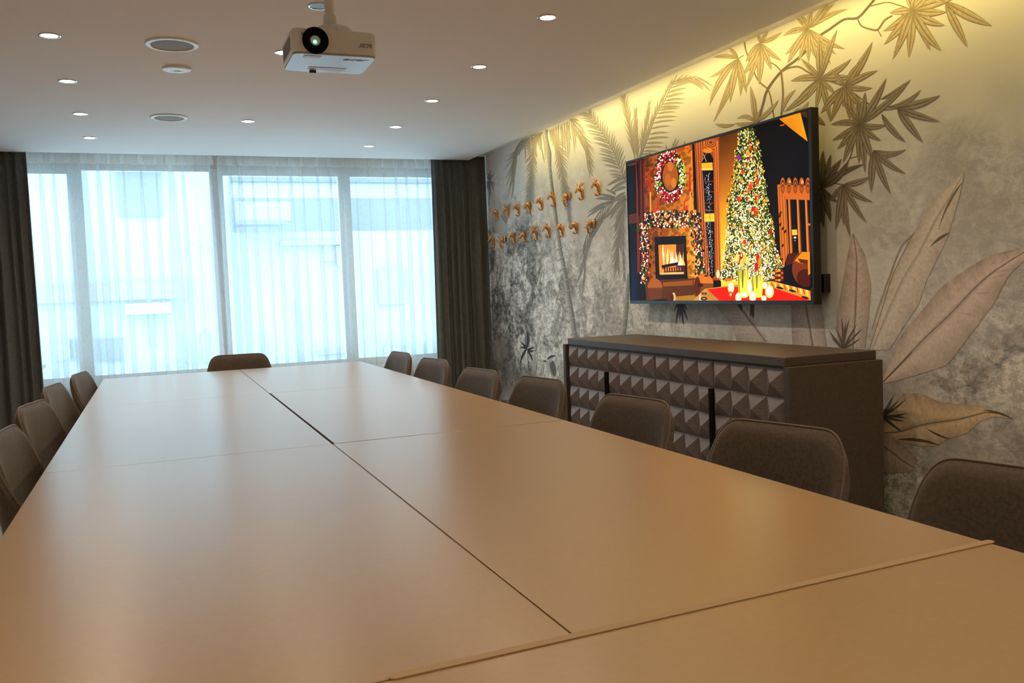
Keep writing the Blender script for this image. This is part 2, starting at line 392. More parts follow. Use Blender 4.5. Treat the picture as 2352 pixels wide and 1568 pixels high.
# --- palm in the middle
frond([fG(p) for p in ((760, 820), (850, 590), (980, 230), (1110, 0))]+[(1552, 186), (1598, 176)], 24, 48, 52, 62, 74, 7.2, sides=(0, 1), t3=GP)
frond([fG(p) for p in ((740, 820), (830, 590), (960, 230), (1080, 0))]+[(1545, 190), (1580, 180)], 22, 40, 26, 14, 14, 4.2, sides=(1, 0), t3=GP)
frond([(560, 1180), (440, 920), (340, 680), (180, 430), (30, 215)], 22, 46, 34, 58, 52, 6.0, fG, sides=(1, 0), t3=GG)
frond([(560, 1180), (440, 920), (340, 680), (180, 430), (30, 215)], 22, 40, 30, 58, 46, 4.6, fG, sides=(0, 1), t3=GG)
frond([fG(p) for p in ((680, 840), (640, 600), (575, 260), (520, 0))]+[(1428, 215)], 16, 60, 26, 14, 20, 4.4, t3=GP)
frond([(720, 840), (700, 560), (690, 190)], 14, 34, 18, 22, 18, 3.6, fG, t3=GP)
frond([(760, 820), (790, 600), (860, 200)], 12, 50, 40, 12, 10, 3.8, fG, t3=GP)
for p0, p1 in (((900, 780), (880, 700)), ((1130, 700), (1135, 650)), ((1210, 690), (1275, 540)), ((1250, 680), (1315, 560)), ((1390, 640), (1400, 590))): leaf(p0, p1, 4, .05, GP, 5, .4, fG)
DG = ((176, 174, 168), (156, 154, 150), (122, 121, 118))
frond([(530, 370), (360, 415), (230, 530), (130, 690), (60, 880), (50, 980)], 19, 78, 56, 4, 4, 4.4, fH, droop=0.85, sides=(0, 1), t3=DG)
for p0, p1, w_ in (((380, 400), (90, 540), 7), ((420, 390), (180, 375), 8), ((430, 370), (200, 325), 6), ((420, 330), (295, 265), 5), ((300, 455), (90, 580), 6), ((520, 300), (350, 450), 8), ((530, 330), (400, 500), 8), ((530, 370), (350, 600), 8), ((520, 420), (400, 760), 8), ((530, 240), (380, 300), 7), ((540, 170), (345, 290), 7), ((530, 130), (310, 235), 7)):
    leaf(p0, p1, w_, .1, DG, 6, .4, fH)
frond([(530, 370), (490, 520), (470, 700), (440, 900), (430, 1060)], 13, 58, 40, 20, 20, 4.8, fH, t3=GG)
frond([(500, 500), (480, 700), (500, 1000), (510, 1230)], 10, 30, 20, 16, 16, 3.6, fH, t3=GG)
stroke([(1445, 628), (1441, 670), (1437, 720), (1429, 775)], [8, 9.5, 11, 13], (128, 127, 124), None, (162, 160, 155), (200, 197, 190))
for q in ((1444, 650), (1441, 672), (1440, 692), (1436, 712), (1435, 731), (1431, 753)): stroke([(q[0]-6, q[1]+3), q, (q[0]+6, q[1]-2)], 1.5, (186, 184, 178))
# --- small palm and pyramids at the far left
for tp in ((210, 110, .1), (225, 40, .1), (290, 0, -.1), (360, 60, -.25), (300, 90, 0), (350, 280, -.3), (330, 380, -.2), (285, 460, .05), (215, 330, .2), (205, 250, .3), (250, 380, .1)): leaf((270, 200), tp[:2], 3.2, tp[2], ((176, 176, 174), (156, 156, 154), (132, 132, 131)), 6, .4, fJ)
stroke([(268, 220), (262, 480), (250, 640)], 1.2, (112, 112, 110), fJ)
def poly(pts, col, mp=None, cols=None):
    layer[0] += 1
    if mp: pts = [mp(p) for p in pts]
    mur.add([wallpt(p) for p in pts], [tuple(range(len(pts)))[::-1]], 1, [g2(c) for c in cols] if cols else g2(col))
poly([(400, 690), (455, 1175), (280, 920)], None, fJ, [(214, 211, 204), (202, 200, 194), (190, 188, 184)])
poly([(400, 690), (600, 1000), (455, 1175)], None, fJ, [(222, 220, 212), (210, 208, 202), (204, 202, 197)])
poly([(600, 600), (640, 560), (560, 960), (450, 810)], None, fJ, [(206, 202, 192), (200, 197, 190), (160, 159, 156), (176, 174, 170)])
# --- branch tree with leaf rosettes
BR = (128, 108, 74)
for pts, w_ in (([(305, 255), (320, 330), (355, 430), (400, 520), (460, 570)], 3), ([(395, 800), (430, 660), (460, 570), (545, 460), (640, 385), (700, 330), (780, 240), (860, 185), (950, 125), (1035, 115), (1100, 50), (1150, -10)], 5),
                ([(460, 570), (480, 640), (500, 770)], 3), ([(545, 460), (556, 600), (545, 740)], 4), ([(545, 460), (600, 435), (660, 430), (720, 465), (797, 505)], 3.5), ([(1035, 118), (1060, 165), (1110, 185), (1165, 190), (1210, 130), (1260, 100)], 3.5),
                ([(1165, 190), (1190, 235)], 2), ([(797, 505), (870, 525), (958, 555)], 3.2), ([(958, 555), (1040, 620), (1120, 675), (1200, 705), (1290, 695)], 3), ([(1055, 800), (1020, 900), (985, 1020), (940, 1075)], 2.4),
                ([(985, 1020), (1080, 990)], 2), ([(800, 1205), (870, 1180), (945, 1188)], 2.6), ([(470, 400), (510, 420), (545, 460)], 2.4), ([(1120, 40), (1220, 15), (1290, 30), (1390, 65)], 2.6), ([(380, 402), (420, 402)], 1.5), ([(250, 390), (305, 355)], 2)):
    stroke(pts, w_, BR if pts[0][1] < 700 else (100, 88, 74), fB)
star((268, 375), [(105, 370, .12), (210, 298), (78, 500, -.12), (83, 680, .14), (110, 785, -.05), (150, 720), (215, 660), (283, 618), (322, 600)], 12, fB, PB)
star((408, 275), [(550, 205, .12), (548, 390, .1), (483, 450), (402, 545), (322, 560), (300, 480, -.1), (465, 195), (395, 215), (315, 400)], 14, fB, PB)
star((717, 185), [(558, 232, .15), (570, 350, -.12), (640, 105), (672, 90), (745, 60), (975, 58, -.12), (890, 20), (860, 0), (958, 315, .12), (900, 350), (865, 415), (770, 380), (722, 400), (655, 395), (585, 410)], 14, fB, PB)
star((797, 505), [(605, 522, .14), (645, 640), (560, 720, -.1), (670, 375), (790, 240), (905, 190), (995, 378, .12), (1010, 492), (765, 705), (862, 785), (900, 610), (700, 640)], 15, fB, ((194, 176, 144), (166, 149, 120), (112, 96, 74)))
star((958, 555), [(1132, 268), (1070, 385), (1168, 452), (800, 728), (865, 780), (940, 690), (1015, 780), (985, 780), (1132, 565, .1), (1095, 720), (870, 450)], 15, fB, ((188, 170, 140), (160, 143, 116), (106, 91, 71)))
star((1055, 800), [(865, 800, .14), (875, 900), (905, 960), (942, 1050), (1045, 1052), (1085, 1115), (1140, 1040), (1190, 905, .14), (1225, 800, .18), (1222, 500), (1345, 560), (1035, 630), (940, 640), (1085, 590)], 15, fB, PD)
star((1290, 695), [(1570, 612, .10), (1565, 780, .05), (1460, 920, .03)], 17, fB, PD)
leaf((1222, 690), (1445, 575), 11, .22, PD, 9, .5, fB); leaf((1180, 640), (1378, 510), 11, .12, PD, 9, .5, fB); leaf((1190, 730), (1350, 915), 14, .14, PD, 9, .45, fB)
star((1140, 965), [(1350, 958, .28), (1290, 975, .42), (1350, 1118, .12), (1250, 1250, .06), (1125, 1242, .04)], 14, fB, PD)
star((800, 1205), [(770, 985), (865, 990), (935, 1020), (1085, 1055, -.12), (815, 965, 0), (800, 1432), (822, 1470), (865, 1430), (912, 1300, .12), (765, 1300), (980, 1030, .2)], 16, fB, ((134, 121, 106), (110, 99, 86), (70, 61, 54)))
star((942, 1188), [(1122, 1132, .14), (1138, 1300, .12), (1095, 1432, .06), (992, 1532), (945, 1450, -.04), (895, 1482), (850, 1300)], 14, fB, PD)
star((1390, 65), [(1200, 200, -.14), (1205, 287), (1262, 382), (1365, 372), (1300, 320), (1502, 325), (1600, 162, .15), (1578, 328, .12), (1612, 75, .08), (1680, -20), (1350, -60), (1425, -60), (1240, 85), (1500, -40)], 19, fB, PB)
star((1600, 12), [(1745, 303, .03), (1902, 166, .05), (1500, -30)], 20, fB, PB)
star((378, 785), [(345, 548, .04), (262, 762, .42), (530, 640, .1), (412, 700)], 11, fB, PB)
leaf((378, 785), (245, 790), 10, -.2, PB, 8, .5, fB); leaf((245, 797), (120, 795), 8, -.2, PB, 8, .5, fB); leaf((300, 830), (135, 860), 10, -.25, PB, 8, .5, fB)
leaf((600, 735), (722, 650), 10, .3, PB, 8, .5, fB); leaf((548, 730), (640, 575), 9, -.2, PB, 8, .5, fB); leaf((620, 725), (660, 690), 10, .3, PB, 8, .5, fB)
leaf((740, 715), (830, 802), 14, .12, PD, 8, .5, fB); leaf((745, 760), (775, 945), 8, .05, PD, 8, .5, fB)
# --- big banana leaves: outline pairs (left edge, midrib, right edge) with side veins
def big(le, mr, re, mp, base, dark, veins=14, rib=(96, 82, 72)):
    layer[0] += 1
    def samp(P, t):
        P = [mp(p) for p in P]; f_ = t*(len(P)-1); i = min(int(f_), len(P)-2); k = f_-i
        return (P[i][0]+(P[i+1][0]-P[i][0])*k, P[i][1]+(P[i+1][1]-P[i][1])*k)
    N = veins*2; vs_ = []; cs = []
    for k in range(N+1):
        t = k/N; a, m_, c_ = samp(le, t), samp(mr, t), samp(re, t)
        ph = 0.5+0.5*math.sin(k*math.pi+rnd.uniform(-.4, .4)); s1 = rnd.uniform(0, .9)*ph
        for q, sh in ((a, .32+s1), (mixc(a, m_, .4), .1+s1*.5), (mixc(a, m_, .85), .05), (m_, .55), (mixc(c_, m_, .85), .0), (mixc(c_, m_, .4), .12+s1*.4), (c_, .3+s1*.7)):
            vs_.append(wallpt(q)); cs.append(g2(mixc(base, dark, sh)))
    mur.add(vs_, [(k*7+i, k*7+i+1, k*7+i+8, k*7+i+7) for k in range(N) for i in range(6)], 1, cs)
    for k in range(veins):
        t = (k+.5)/veins
        for e_ in (le, re):
            a = samp(mr, max(t-.04, 0)); c_ = samp(e_, min(t+.05, 1)); f_ = rnd.uniform(.3, 1)
            if rnd.random() < .8: leaf(mixc(c_, a, f_*.9), c_, 2.6, .05, (mixc(base, dark, .35),)*3, 4)
    stroke([mp(p) for p in mr], 1.6, rib)
PK = (234, 216, 202); PKD = (150, 133, 120)
big([(290, 790), (315, 620), (365, 500), (430, 380), (490, 262), (570, 120), (715, -12)], [(300, 790), (370, 620), (440, 470), (520, 340), (590, 200), (660, 90), (716, -12)], [(380, 790), (440, 690), (510, 590), (545, 480), (640, 290), (690, 120), (717, -12)], fC, (232, 220, 204), (168, 154, 140), 16, (176, 162, 146))
stroke([fC(p) for p in ((290, 785), (345, 610), (400, 440), (490, 262))], 1.6, (112, 98, 84))
stroke([fC(p) for p in ((300, 700), (345, 560), (372, 480), (430, 330), (488, 268))], 3, (158, 142, 126))
leaf(fC((560, 330)), fC((655, 262)), 7, -.12, ((120, 106, 94),)*3, 6, .6); leaf(fC((600, 250)), fC((712, 30)), 6, -.1, ((134, 120, 106),)*3, 6, .6)
big([(150, 780), (140, 650), (162, 520), (190, 370), (214, 268)], [(215, 780), (225, 640), (230, 500), (232, 380), (216, 268)], [(270, 780), (285, 640), (297, 500), (268, 360), (217, 268)], fC, (222, 205, 190), (142, 127, 114), 10, (100, 86, 76))
big([(345, 930), (420, 740), (520, 620), (615, 505), (720, 430), (830, 365), (984, 328), (1100, 300)], [(340, 942), (430, 855), (530, 745), (660, 622), (760, 515), (840, 445), (984, 352), (1100, 300)], [(360, 940), (500, 905), (640, 858), (735, 735), (850, 582), (915, 455), (990, 385), (1100, 300)], fC, PK, PKD, 18)
big([(345, 1120), (385, 1060), (440, 985), (520, 985), (600, 1022), (700, 1035), (790, 1040), (850, 1068), (935, 1102)], [(350, 1165), (420, 1160), (500, 1135), (580, 1118), (680, 1105), (750, 1088), (810, 1072), (870, 1078), (935, 1102)], [(350, 1180), (420, 1200), (500, 1222), (590, 1224), (645, 1190), (730, 1165), (780, 1118), (850, 1090), (936, 1103)], fC, (228, 204, 168), (142, 120, 98), 18, (84, 68, 54))
leaf(fC((410, 1195)), fC((610, 1222)), 7, -.12, ((92, 78, 64),)*3, 8, .5); leaf(fC((545, 1142)), fC((655, 1192)), 4, .1, ((96, 80, 64),)*3, 8, .5); leaf(fC((800, 1062)), fC((936, 1103)), 5, -.12, ((100, 86, 72),)*3, 8, .5)
big([(345, 1160), (400, 1180), (470, 1240), (512, 1290)], [(343, 1220), (390, 1250), (440, 1290), (490, 1320)], [(343, 1340), (400, 1345), (440, 1342), (470, 1342)], fC, (206, 188, 172), (136, 120, 108), 8)
stroke([fC(p) for p in ((345, 1165), (410, 1192), (470, 1240), (512, 1290))], 2, (196, 184, 160))
for tp in ((400, 990), (425, 1010), (455, 1010), (460, 1075), (462, 1100), (450, 1112), (425, 1155), (440, 1160)): leaf(fC((345, 1090)), fC(tp), 5.5, rnd.uniform(-.1, .1), ((104, 90, 78), (86, 74, 64), (58, 50, 44)), 6)
stroke([fC(p) for p in ((340, 945), (400, 885), (480, 800))], 3.0, (92, 78, 62))
for tp in ((105, 700), (118, 735), (135, 690), (165, 640), (200, 650), (235, 670), (262, 690), (250, 735), (185, 660)): leaf(fC((170, 785)), fC(tp), 5.0, rnd.uniform(-.1, .1), ((128, 114, 102), (110, 96, 86), (82, 71, 64)), 6)
# leaves behind the sideboard, under the screen
big([(1060, 430), (1030, 320), (960, 210), (850, 85), (700, -80)], [(1345, 440), (1240, 300), (1150, 180), (1080, 90), (960, -80)], [(1350, 442), (1290, 340), (1210, 230), (1120, 130), (1000, -80)], fK, (222, 210, 200), (152, 141, 133), 12)
big([(1600, 480), (1590, 300), (1585, 80), (1600, -150)], [(1795, 480), (1765, 300), (1735, 120), (1700, -150)], [(1930, 490), (1905, 300), (1880, 80), (1850, -150)], fK, (216, 202, 192), (142, 129, 120), 10)
for a_, b_ in (((1085, 60), (1118, 150)), ((1200, 60), (1220, 220)), ((1225, 60), (1190, 200))): leaf(fK(a_), fK(b_), 7, 0, ((104, 100, 100),)*3, 5)
for tp in ((455, 150), (470, 285), (510, 240), (550, 290), (595, 250), (590, 140), (500, 180)): leaf(fK((525, 30)), fK(tp), 5, .05, ((110, 112, 114), (96, 98, 100), (78, 80, 84)), 6)
# flower bud, agave blades, zebra and the pale water at the far end
NG = ((150, 150, 146), (60, 60, 60), (48, 48, 48))
stroke([fL(p) for p in ((765, 740), (770, 880), (800, 1090))], 1.2, (72, 72, 72))
for k, x in enumerate((718, 738, 758, 778, 796)):
    leaf(fL((752, 690)), fL((755+(x-757)*.25, 365)), 6, (.14, .07, 0, -.07, -.14)[k], ((205, 205, 198) if k != 2 else (90, 90, 90), (80, 80, 80), (44, 44, 44)), 8, .45)
for tp in ((645, 570, .1), (640, 675, .3), (655, 920, .2), (840, 880, -.1), (880, 705, .4), (870, 650, .2), (690, 760, .1)): leaf(fL((757, 695)), fL(tp[:2]), 4.2, tp[2], ((62, 62, 62),)*3, 7, .4)
WH = ((214, 206, 198), (192, 184, 178), (120, 114, 110))
leaf(fL((868, 1120)), fL((882, 705)), 9.5, -.02, WH, 8, .35); leaf(fL((960, 1120)), fL((1010, 880)), 9, .08, WH, 8, .3); leaf(fL((1175, 1120)), fL((1070, 865)), 9, -.1, WH, 8, .4)
leaf(fL((1200, 1120)), fL((1110, 880)), 6, -.1, ((150, 148, 144), (90, 90, 90), (60, 60, 60)), 8, .4); leaf(fL((1270, 1120)), fL((1278, 915)), 8, 0, WH, 8, .5); leaf(fL((1310, 1160)), fL((1290, 960)), 6, .02, WH, 8, .5)
leaf(fL((1065, 860)), fL((1205, 795)), 5, -.25, ((80, 80, 82),)*3, 8, .5); leaf(fL((1150, 870)), fL((1200, 1120)), 10, 0, ((118, 118, 118), (104, 104, 104), (84, 84, 84)), 8, .4); leaf(fL((1060, 895)), fL((1005, 880)), 4, .3, ((84, 84, 84),)*3, 6)
for k in range(9):
    x = 228+k*7; stroke([fL(p) for p in ((x, 530+k*6), (x+10, 560+k*22), (x+4-(k % 3)*4, 700+k*10), (x+2, 830+k*8))], .8, (150, 148, 142))
for k in range(12):
    x = 300+k*10.5; stroke([fL(p) for p in ((x+6, 515+abs(k-6)*5), (x-4+k*.6, 580+k*3), (x, 690), (x+2, 920-abs(k-4)*12))], .8, (160, 158, 150))
poly([(380, 1240), (560, 1270), (520, 1500), (340, 1480)], None, fL, [(120, 122, 120), (140, 142, 140), (176, 180, 176), (170, 176, 172)])
for k in range(8): stroke([fL(p) for p in ((360, 1010+k*25), (430, 1020+k*25), (520, 1015+k*25))], 1.2, (98+k*3, 97+k*3, 94+k*3))

def mural_mats():
    m = bpy.data.materials.new('mural_ground'); m.use_nodes = True; n = m.node_tree; L = n.links; bs = n.nodes['Principled BSDF']; bs.inputs['Roughness'].default_value = .8
    at = n.nodes.new('ShaderNodeVertexColor'); at.layer_name = 'Col'; sp = n.nodes.new('ShaderNodeSeparateColor'); L.new(at.outputs[0], sp.inputs[0])
    tc = n.nodes.new('ShaderNodeTexCoord')
    def nz_(scale, detail, sc=(1, 1, 1), dist=0.0, rough=.6):
        mp_ = n.nodes.new('ShaderNodeMapping'); mp_.inputs['Scale'].default_value = sc; t = n.nodes.new('ShaderNodeTexNoise')
        t.inputs['Scale'].default_value = scale; t.inputs['Detail'].default_value = detail; t.inputs['Roughness'].default_value = rough; t.inputs['Distortion'].default_value = dist
        L.new(tc.outputs['Object'], mp_.inputs[0]); L.new(mp_.outputs[0], t.inputs[0]); return t.outputs[0]
    def math_(op, a, b_=None):
        x = n.nodes.new('ShaderNodeMath'); x.operation = op
        for i, v in enumerate((a, b_)):
            if v is None: continue
            if isinstance(v, (int, float)): x.inputs[i].default_value = v
            else: L.new(v, x.inputs[i])
        return x.outputs[0]
    def rng(v, a, b_):
        r = n.nodes.new('ShaderNodeMapRange'); r.interpolation_type = 'SMOOTHSTEP'; L.new(v, r.inputs[0]); r.inputs[1].default_value = a; r.inputs[2].default_value = b_; r.inputs[3].default_value = -1; r.inputs[4].default_value = 1; return r.outputs[0]
    big_ = rng(nz_(3.6, 8, dist=.4, rough=.72), .44, .56); sm = rng(nz_(22, 8, sc=(1, .62, 1.0), dist=.4, rough=.85), .45, .55); fine = rng(nz_(95, 3), .4, .6)
    s = math_('ADD', math_('MULTIPLY', big_, 1.0), math_('ADD', math_('MULTIPLY', sm, .85), math_('MULTIPLY', fine, .2)))
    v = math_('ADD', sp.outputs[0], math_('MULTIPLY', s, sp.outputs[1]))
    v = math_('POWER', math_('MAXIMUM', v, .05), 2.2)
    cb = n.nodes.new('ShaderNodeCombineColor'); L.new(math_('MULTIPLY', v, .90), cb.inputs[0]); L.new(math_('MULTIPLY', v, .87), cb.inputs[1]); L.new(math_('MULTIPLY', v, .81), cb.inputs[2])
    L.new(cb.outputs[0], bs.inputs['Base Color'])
    m2 = bpy.data.materials.new('mural_paint'); m2.use_nodes = True; n = m2.node_tree; L = n.links; bs = n.nodes['Principled BSDF']; bs.inputs['Roughness'].default_value = .8
    at = n.nodes.new('ShaderNodeVertexColor'); at.layer_name = 'Col'; tc = n.nodes.new('ShaderNodeTexCoord')
    t = n.nodes.new('ShaderNodeTexNoise'); t.inputs['Scale'].default_value = 60; t.inputs['Detail'].default_value = 3; L.new(tc.outputs['Object'], t.inputs[0])
    r = n.nodes.new('ShaderNodeMapRange'); r.inputs[1].default_value = .3; r.inputs[2].default_value = .7; r.inputs[3].default_value = .88; r.inputs[4].default_value = 1.1; L.new(t.outputs[0], r.inputs[0])
    mx = n.nodes.new('ShaderNodeMix'); mx.data_type = 'RGBA'; mx.blend_type = 'MULTIPLY'; mx.inputs['Factor'].default_value = 1; L.new(at.outputs[0], mx.inputs['A']); L.new(r.outputs[0], mx.inputs['B']); L.new(mx.outputs['Result'], bs.inputs['Base Color'])
    return [m, m2]
# solid body of the wall behind the paper
bx = MB(); bx.box(XW+0.001, XW+0.12, YB, YWIN, 0, COVE+0.05)
mur.add(bx.v, bx.f, 0, [(.6, 0, 0)]*8)
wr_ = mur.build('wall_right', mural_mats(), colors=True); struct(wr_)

# ------------------------------------------------------------------ tables (boardroom table made of separate tables)
def slant(o, sgn, yc, xc, lim):
    for v in o.data.vertices:
        if (v.co.y-lim)*sgn > 0: v.co.y += (v.co.x+xc-0.864)*0.0466
def table(x0, x1, y0, y1, label, zt=0.75, sl=0):
    t = thing('meeting_table', label, 'table', ((x0+x1)/2, (y0+y1)/2, 0), 0, 'tables pushed together into one long board table')
    hx, hy = (x1-x0)/2, (y1-y0)/2
    b = MB(); b.box(-hx, hx, -hy, hy, zt-0.004, zt, bev=0.0015); lt = b.build('laminate_top', M_table, t)
    b = MB(); b.box(-hx+0.0004, hx-0.0004, -hy+0.0004, hy-0.0004, zt-0.030, zt-0.004); tc_ = b.build('top_core', M_tedge, t)
    if sl:
        for o in (lt, tc_): slant(o, sl, (y0+y1)/2, (x0+x1)/2, 0)
    b = MB(); i = 0.22
    b.box(-hx+i, hx-i, -hy+i, -hy+i+0.03, zt-0.08, zt-0.03); b.box(-hx+i, hx-i, hy-i-0.03, hy-i, zt-0.08, zt-0.03)
    b.box(-hx+i, -hx+i+0.03, -hy+i, hy-i, zt-0.08, zt-0.03); b.box(hx-i-0.03, hx-i, -hy+i, hy-i, zt-0.08, zt-0.03); b.build('under_frame', M_black, t)
    for sx in (-1, 1):
        for sy in (-1, 1):
            b = MB(); cx, cy = sx*(hx-0.42), sy*(hy-0.24); b.box(cx-0.02, cx+0.02, cy-0.02, cy+0.02, 0, zt-0.03, bev=0.003); b.build('leg', M_black, t)
    return t
TX0, TXM, TX1 = -0.352, 0.549, 1.444
Y0, Y1, Y2, Y3 = 1.172, 3.068, 4.90, 6.69
table(TX0, TXM-.001, Y0, Y1-.001, 'beige table left of the centre seam, nearest of the lengthwise tables', sl=-1)
table(TXM+.002, TX1, Y0, Y1-.001, 'beige table right of the centre seam, reaching the long cover strip', sl=-1)
table(TX0, TXM-.002, Y1+.001, Y2-.0008, 'beige table left of the centre seam, second one back')
table(TXM+.0075, TX1, Y1+.0065, Y2-.0015, 'beige table right of the centre seam, beside the widest dark gap')
table(TX0, TXM-.001, Y2+.0008, Y3, 'beige table at the window end, left of the seam')
table(TXM+.0025, TX1, Y2+.0015, Y3, 'beige table at the window end, right of the seam')
table(-0.352, 1.444, 0.26, Y0-.004, 'beige table turned crosswise in the foreground in front of the cover strip', sl=1)
# cover strip lying over the nearest seam
p0, p1 = Vector((0.272, 1.145, 0.7503)), Vector((1.447, 1.1975, 0.7503)); d = (p1-p0).normalized(); q = Vector((-d.y, d.x, 0)); hw = 0.0085
ring = [p0 + d*(-math.sin(a))*hw + q*math.cos(a)*hw for a in [math.pi*k/8 for k in range(9)]] + [p1 + d*math.sin(a)*hw - q*math.cos(a)*hw for a in [math.pi*k/8 for k in range(9)]]
b = MB(); N = len(ring); b.add([v for v in ring]+[v+Vector((0, 0, .002)) for v in ring], [tuple(range(N))[::-1], tuple(range(N, 2*N))]+[(i, (i+1) % N, N+(i+1) % N, N+i) for i in range(N)])
tag(b.build('cover_strip', M_strip), 'long flat beige strip with rounded ends lying over the nearest table seam', 'strip')

# ------------------------------------------------------------------ chairs
def make_chair(label):
    t = thing('upholstered_chair', label, 'chair')
    def base(s, v, off):
        # s across -1..1 , v bottom..top ; shell wraps forward (+y) at the sides
        a = s*math.pi/2
        sn, cs = abs(math.sin(a))**0.63, max(math.cos(a), 0)**0.63
        ztop = 0.841 - 0.300*max(0, (abs(s)-0.24)/0.76)**2.6
        zb = 0.43
        z = zb+(ztop-zb)*v
        k = (z-zb)/0.43
        hw = 0.221+0.020*math.sin(min(k, 1)*math.pi*0.75)
        wrapd = 0.141-0.101*max(0, min(1, (k-0.2)/0.8))
        x = math.copysign(sn*hw, s)
        y = wrapd*(1-cs) - 0.033*k**1.1
        return Vector((x, y, z))
    def surf(s, v, off):
        e = 1e-3; p = base(s, v, 0)
        ds = base(min(s+e, 1), v, 0)-base(max(s-e, -1), v, 0); dv = base(s, min(v+e, 1), 0)-base(s, max(v-e, 0), 0)
        nrm = ds.cross(dv)
        nrm = nrm.normalized() if nrm.length > 0 else Vector((0, 1, 0))
        if nrm.y > 0 and abs(s) < .9 or (nrm.x*s > 0): nrm = -nrm if (abs(s) < .9 and nrm.y > 0) else nrm
        return p, nrm
    th = 0.017
    NS, NV = 72, 20
    def side(sign):
        def fn(u, v):
            s = -1+2*u; p, nn = surf(s, v, 0)
            # outward normal: away from the sitter
            out = Vector((p.x*2.2, p.y-0.16, 0)).normalized()
            if nn.dot(out) < 0: nn = -nn
            ed = min(1, (1-v)/0.12, (1-abs(s))/0.10+0.0); r = math.sqrt(max(0, 1-(1-max(ed, 0))**2))
            bulge = 0.006*math.sin(math.pi*v) if sign < 0 else 0
            return p + nn*sign*(th*r+bulge*r)
        return fn
    b = MB(); b.grid(side(1), NS, NV); b.build('outer_shell', M_fab, t)
    b = MB(); b.grid(side(-1), NS, NV); b.build('backrest', M_fab, t)
    rim = [base(-1, v/8, 0) for v in range(8)]+[base(-1+2*k/72, 1, 0) for k in range(73)]+[base(1, 1-v/8, 0) for v in range(1, 9)]
    b = MB(); b.tube(rim, 0.0035, 6); b.build('piping', M_pipe, t)
    b = MB()
    def seat(u, v):
        a = 2*math.pi*u; r = math.sin(math.pi*v/2) if v < 1 else 1
        return (0, 0, 0)
    prof = [(0.0, .475), (.10, .476), (.17, .472), (.205, .462), (.222, .445), (.224, .425), (.205, .405), (.15, .395), (0, .39)]
    vv = []; n = 36
    for r, z in prof:
        for i in range(n):
            a = 2*math.pi*i/n; c_, s_ = math.cos(a), math.sin(a); k = 1/(abs(c_)**3.2+abs(s_)**3.2)**(1/3.2)
            vv.append((c_*k*r, 0.205+s_*k*r*1.03, z))
    b.add(vv, [(j*n+i, (j+1)*n+i, (j+1)*n+(i+1) % n, j*n+(i+1) % n) for j in range(len(prof)-1) for i in range(n)], 0, None, True)
    b.build('seat', M_fab, t)
    b = MB(); b.box(-.16, .16, .06, .35, .375, .392); b.build('seat_frame', M_black, t)
    for sx in (-1, 1):
        for y0_, y1_ in ((.07, -.02), (.34, .40)):
            b = MB(); b.tube([(sx*.14, y0_, .39), (sx*.20, y1_, 0.0)], [.013, .009], 10); b.build('leg', M_black, t)
    return t
GRP = 'brown upholstered chairs around the board table'
chair0 = make_chair('x'); first = [True]
def chair(x, y, rz, label):
    if first[0]:
        first[0] = False; chair0.location = (x, y, 0); chair0.rotation_euler = (0, 0, rz); chair0['label'] = label; chair0['group'] = GRP; return chair0
    return dup(chair0, (x, y, 0), rz, label, GRP)
R90 = math.pi/2
for x, y, rz, lb in (
    (1.68, 1.32, 0.22, 'dark brown upholstered chair cut off by the right picture edge, nearest on the right side'),
    (1.648, 2.074, 0.266, 'large brown upholstered chair in front of the dark plain side of the sideboard'),
    (1.625, 2.874, 0.156, 'brown upholstered chair in front of the sideboard doors, third from the right edge'),
    (1.637, 3.768, 0.152, 'brown upholstered chair in front of the painted flower and the left end of the sideboard'),
    (1.567, 4.406, 0.140, 'brown upholstered chair in front of where the right dark curtain meets the mural wall'),
    (1.585, 5.296, 0.156, 'brown upholstered chair before the edge where sheer and right dark curtain meet'),
    (1.578, 6.093, 0.106, 'brown upholstered chair before the sheer curtain, farthest of the right side')):
    chair(x, y, R90+rz, lb)
for x, y, rz, lb in (
    (-0.432, 6.10, -0.18, 'small brown upholstered chair before the sheer curtain, farthest of the left side'),
    (-0.509, 5.314, -0.147, 'brown upholstered chair by the left curtain foot, second farthest on the left side'),
    (-0.503, 4.400, -0.193, 'brown upholstered chair on the left side showing its full back before the left dark curtain'),
    (-0.490, 3.50, -0.10, 'dark brown upholstered chair cut off by the left picture edge')):
    chair(x, y, -R90+rz, lb)
chair(0.575, 6.98, math.pi-0.049, 'brown upholstered chair at the head of the table with its back to the window')

# ------------------------------------------------------------------ sideboard
SX = 2.28; SY0, SY1 = 2.775, 4.835
sb = thing('sideboard', 'long dark brown sideboard with carved pyramid doors under the television', 'sideboard', (SX, (SY0+SY1)/2, 0))
cy = (SY0+SY1)/2; hy = (SY1-SY0)/2; BX = 0.475
b = MB()
b.box(0.0, BX, -hy, -hy+0.035, 0.0, 0.915, bev=0.002); b.box(0.0, BX, hy-0.035, hy, 0.0, 0.915, bev=0.002)
b.box(0.02, BX, -hy+0.035, hy-0.035, 0.06, 0.08); b.box(BX-0.01, BX, -hy+0.035, hy-0.035, 0.08, 0.90); b.box(0.03, BX, -hy+0.035, hy-0.035, 0.895, 0.915)
b.box(0.06, 0.08, -hy+0.035, hy-0.035, 0.0, 0.06); b.box(0.05, 0.07, -hy+0.035, hy-0.035, 0.08, 0.895)
b.build('carcass', M_wood, sb)
b = MB(); b.box(0.005, BX-0.005, -hy+0.03, hy-0.06, 0.915, 0.952, bev=0.003); b.build('top_slab', M_wood, sb)
dy = (2*hy-0.07-0.016)/4
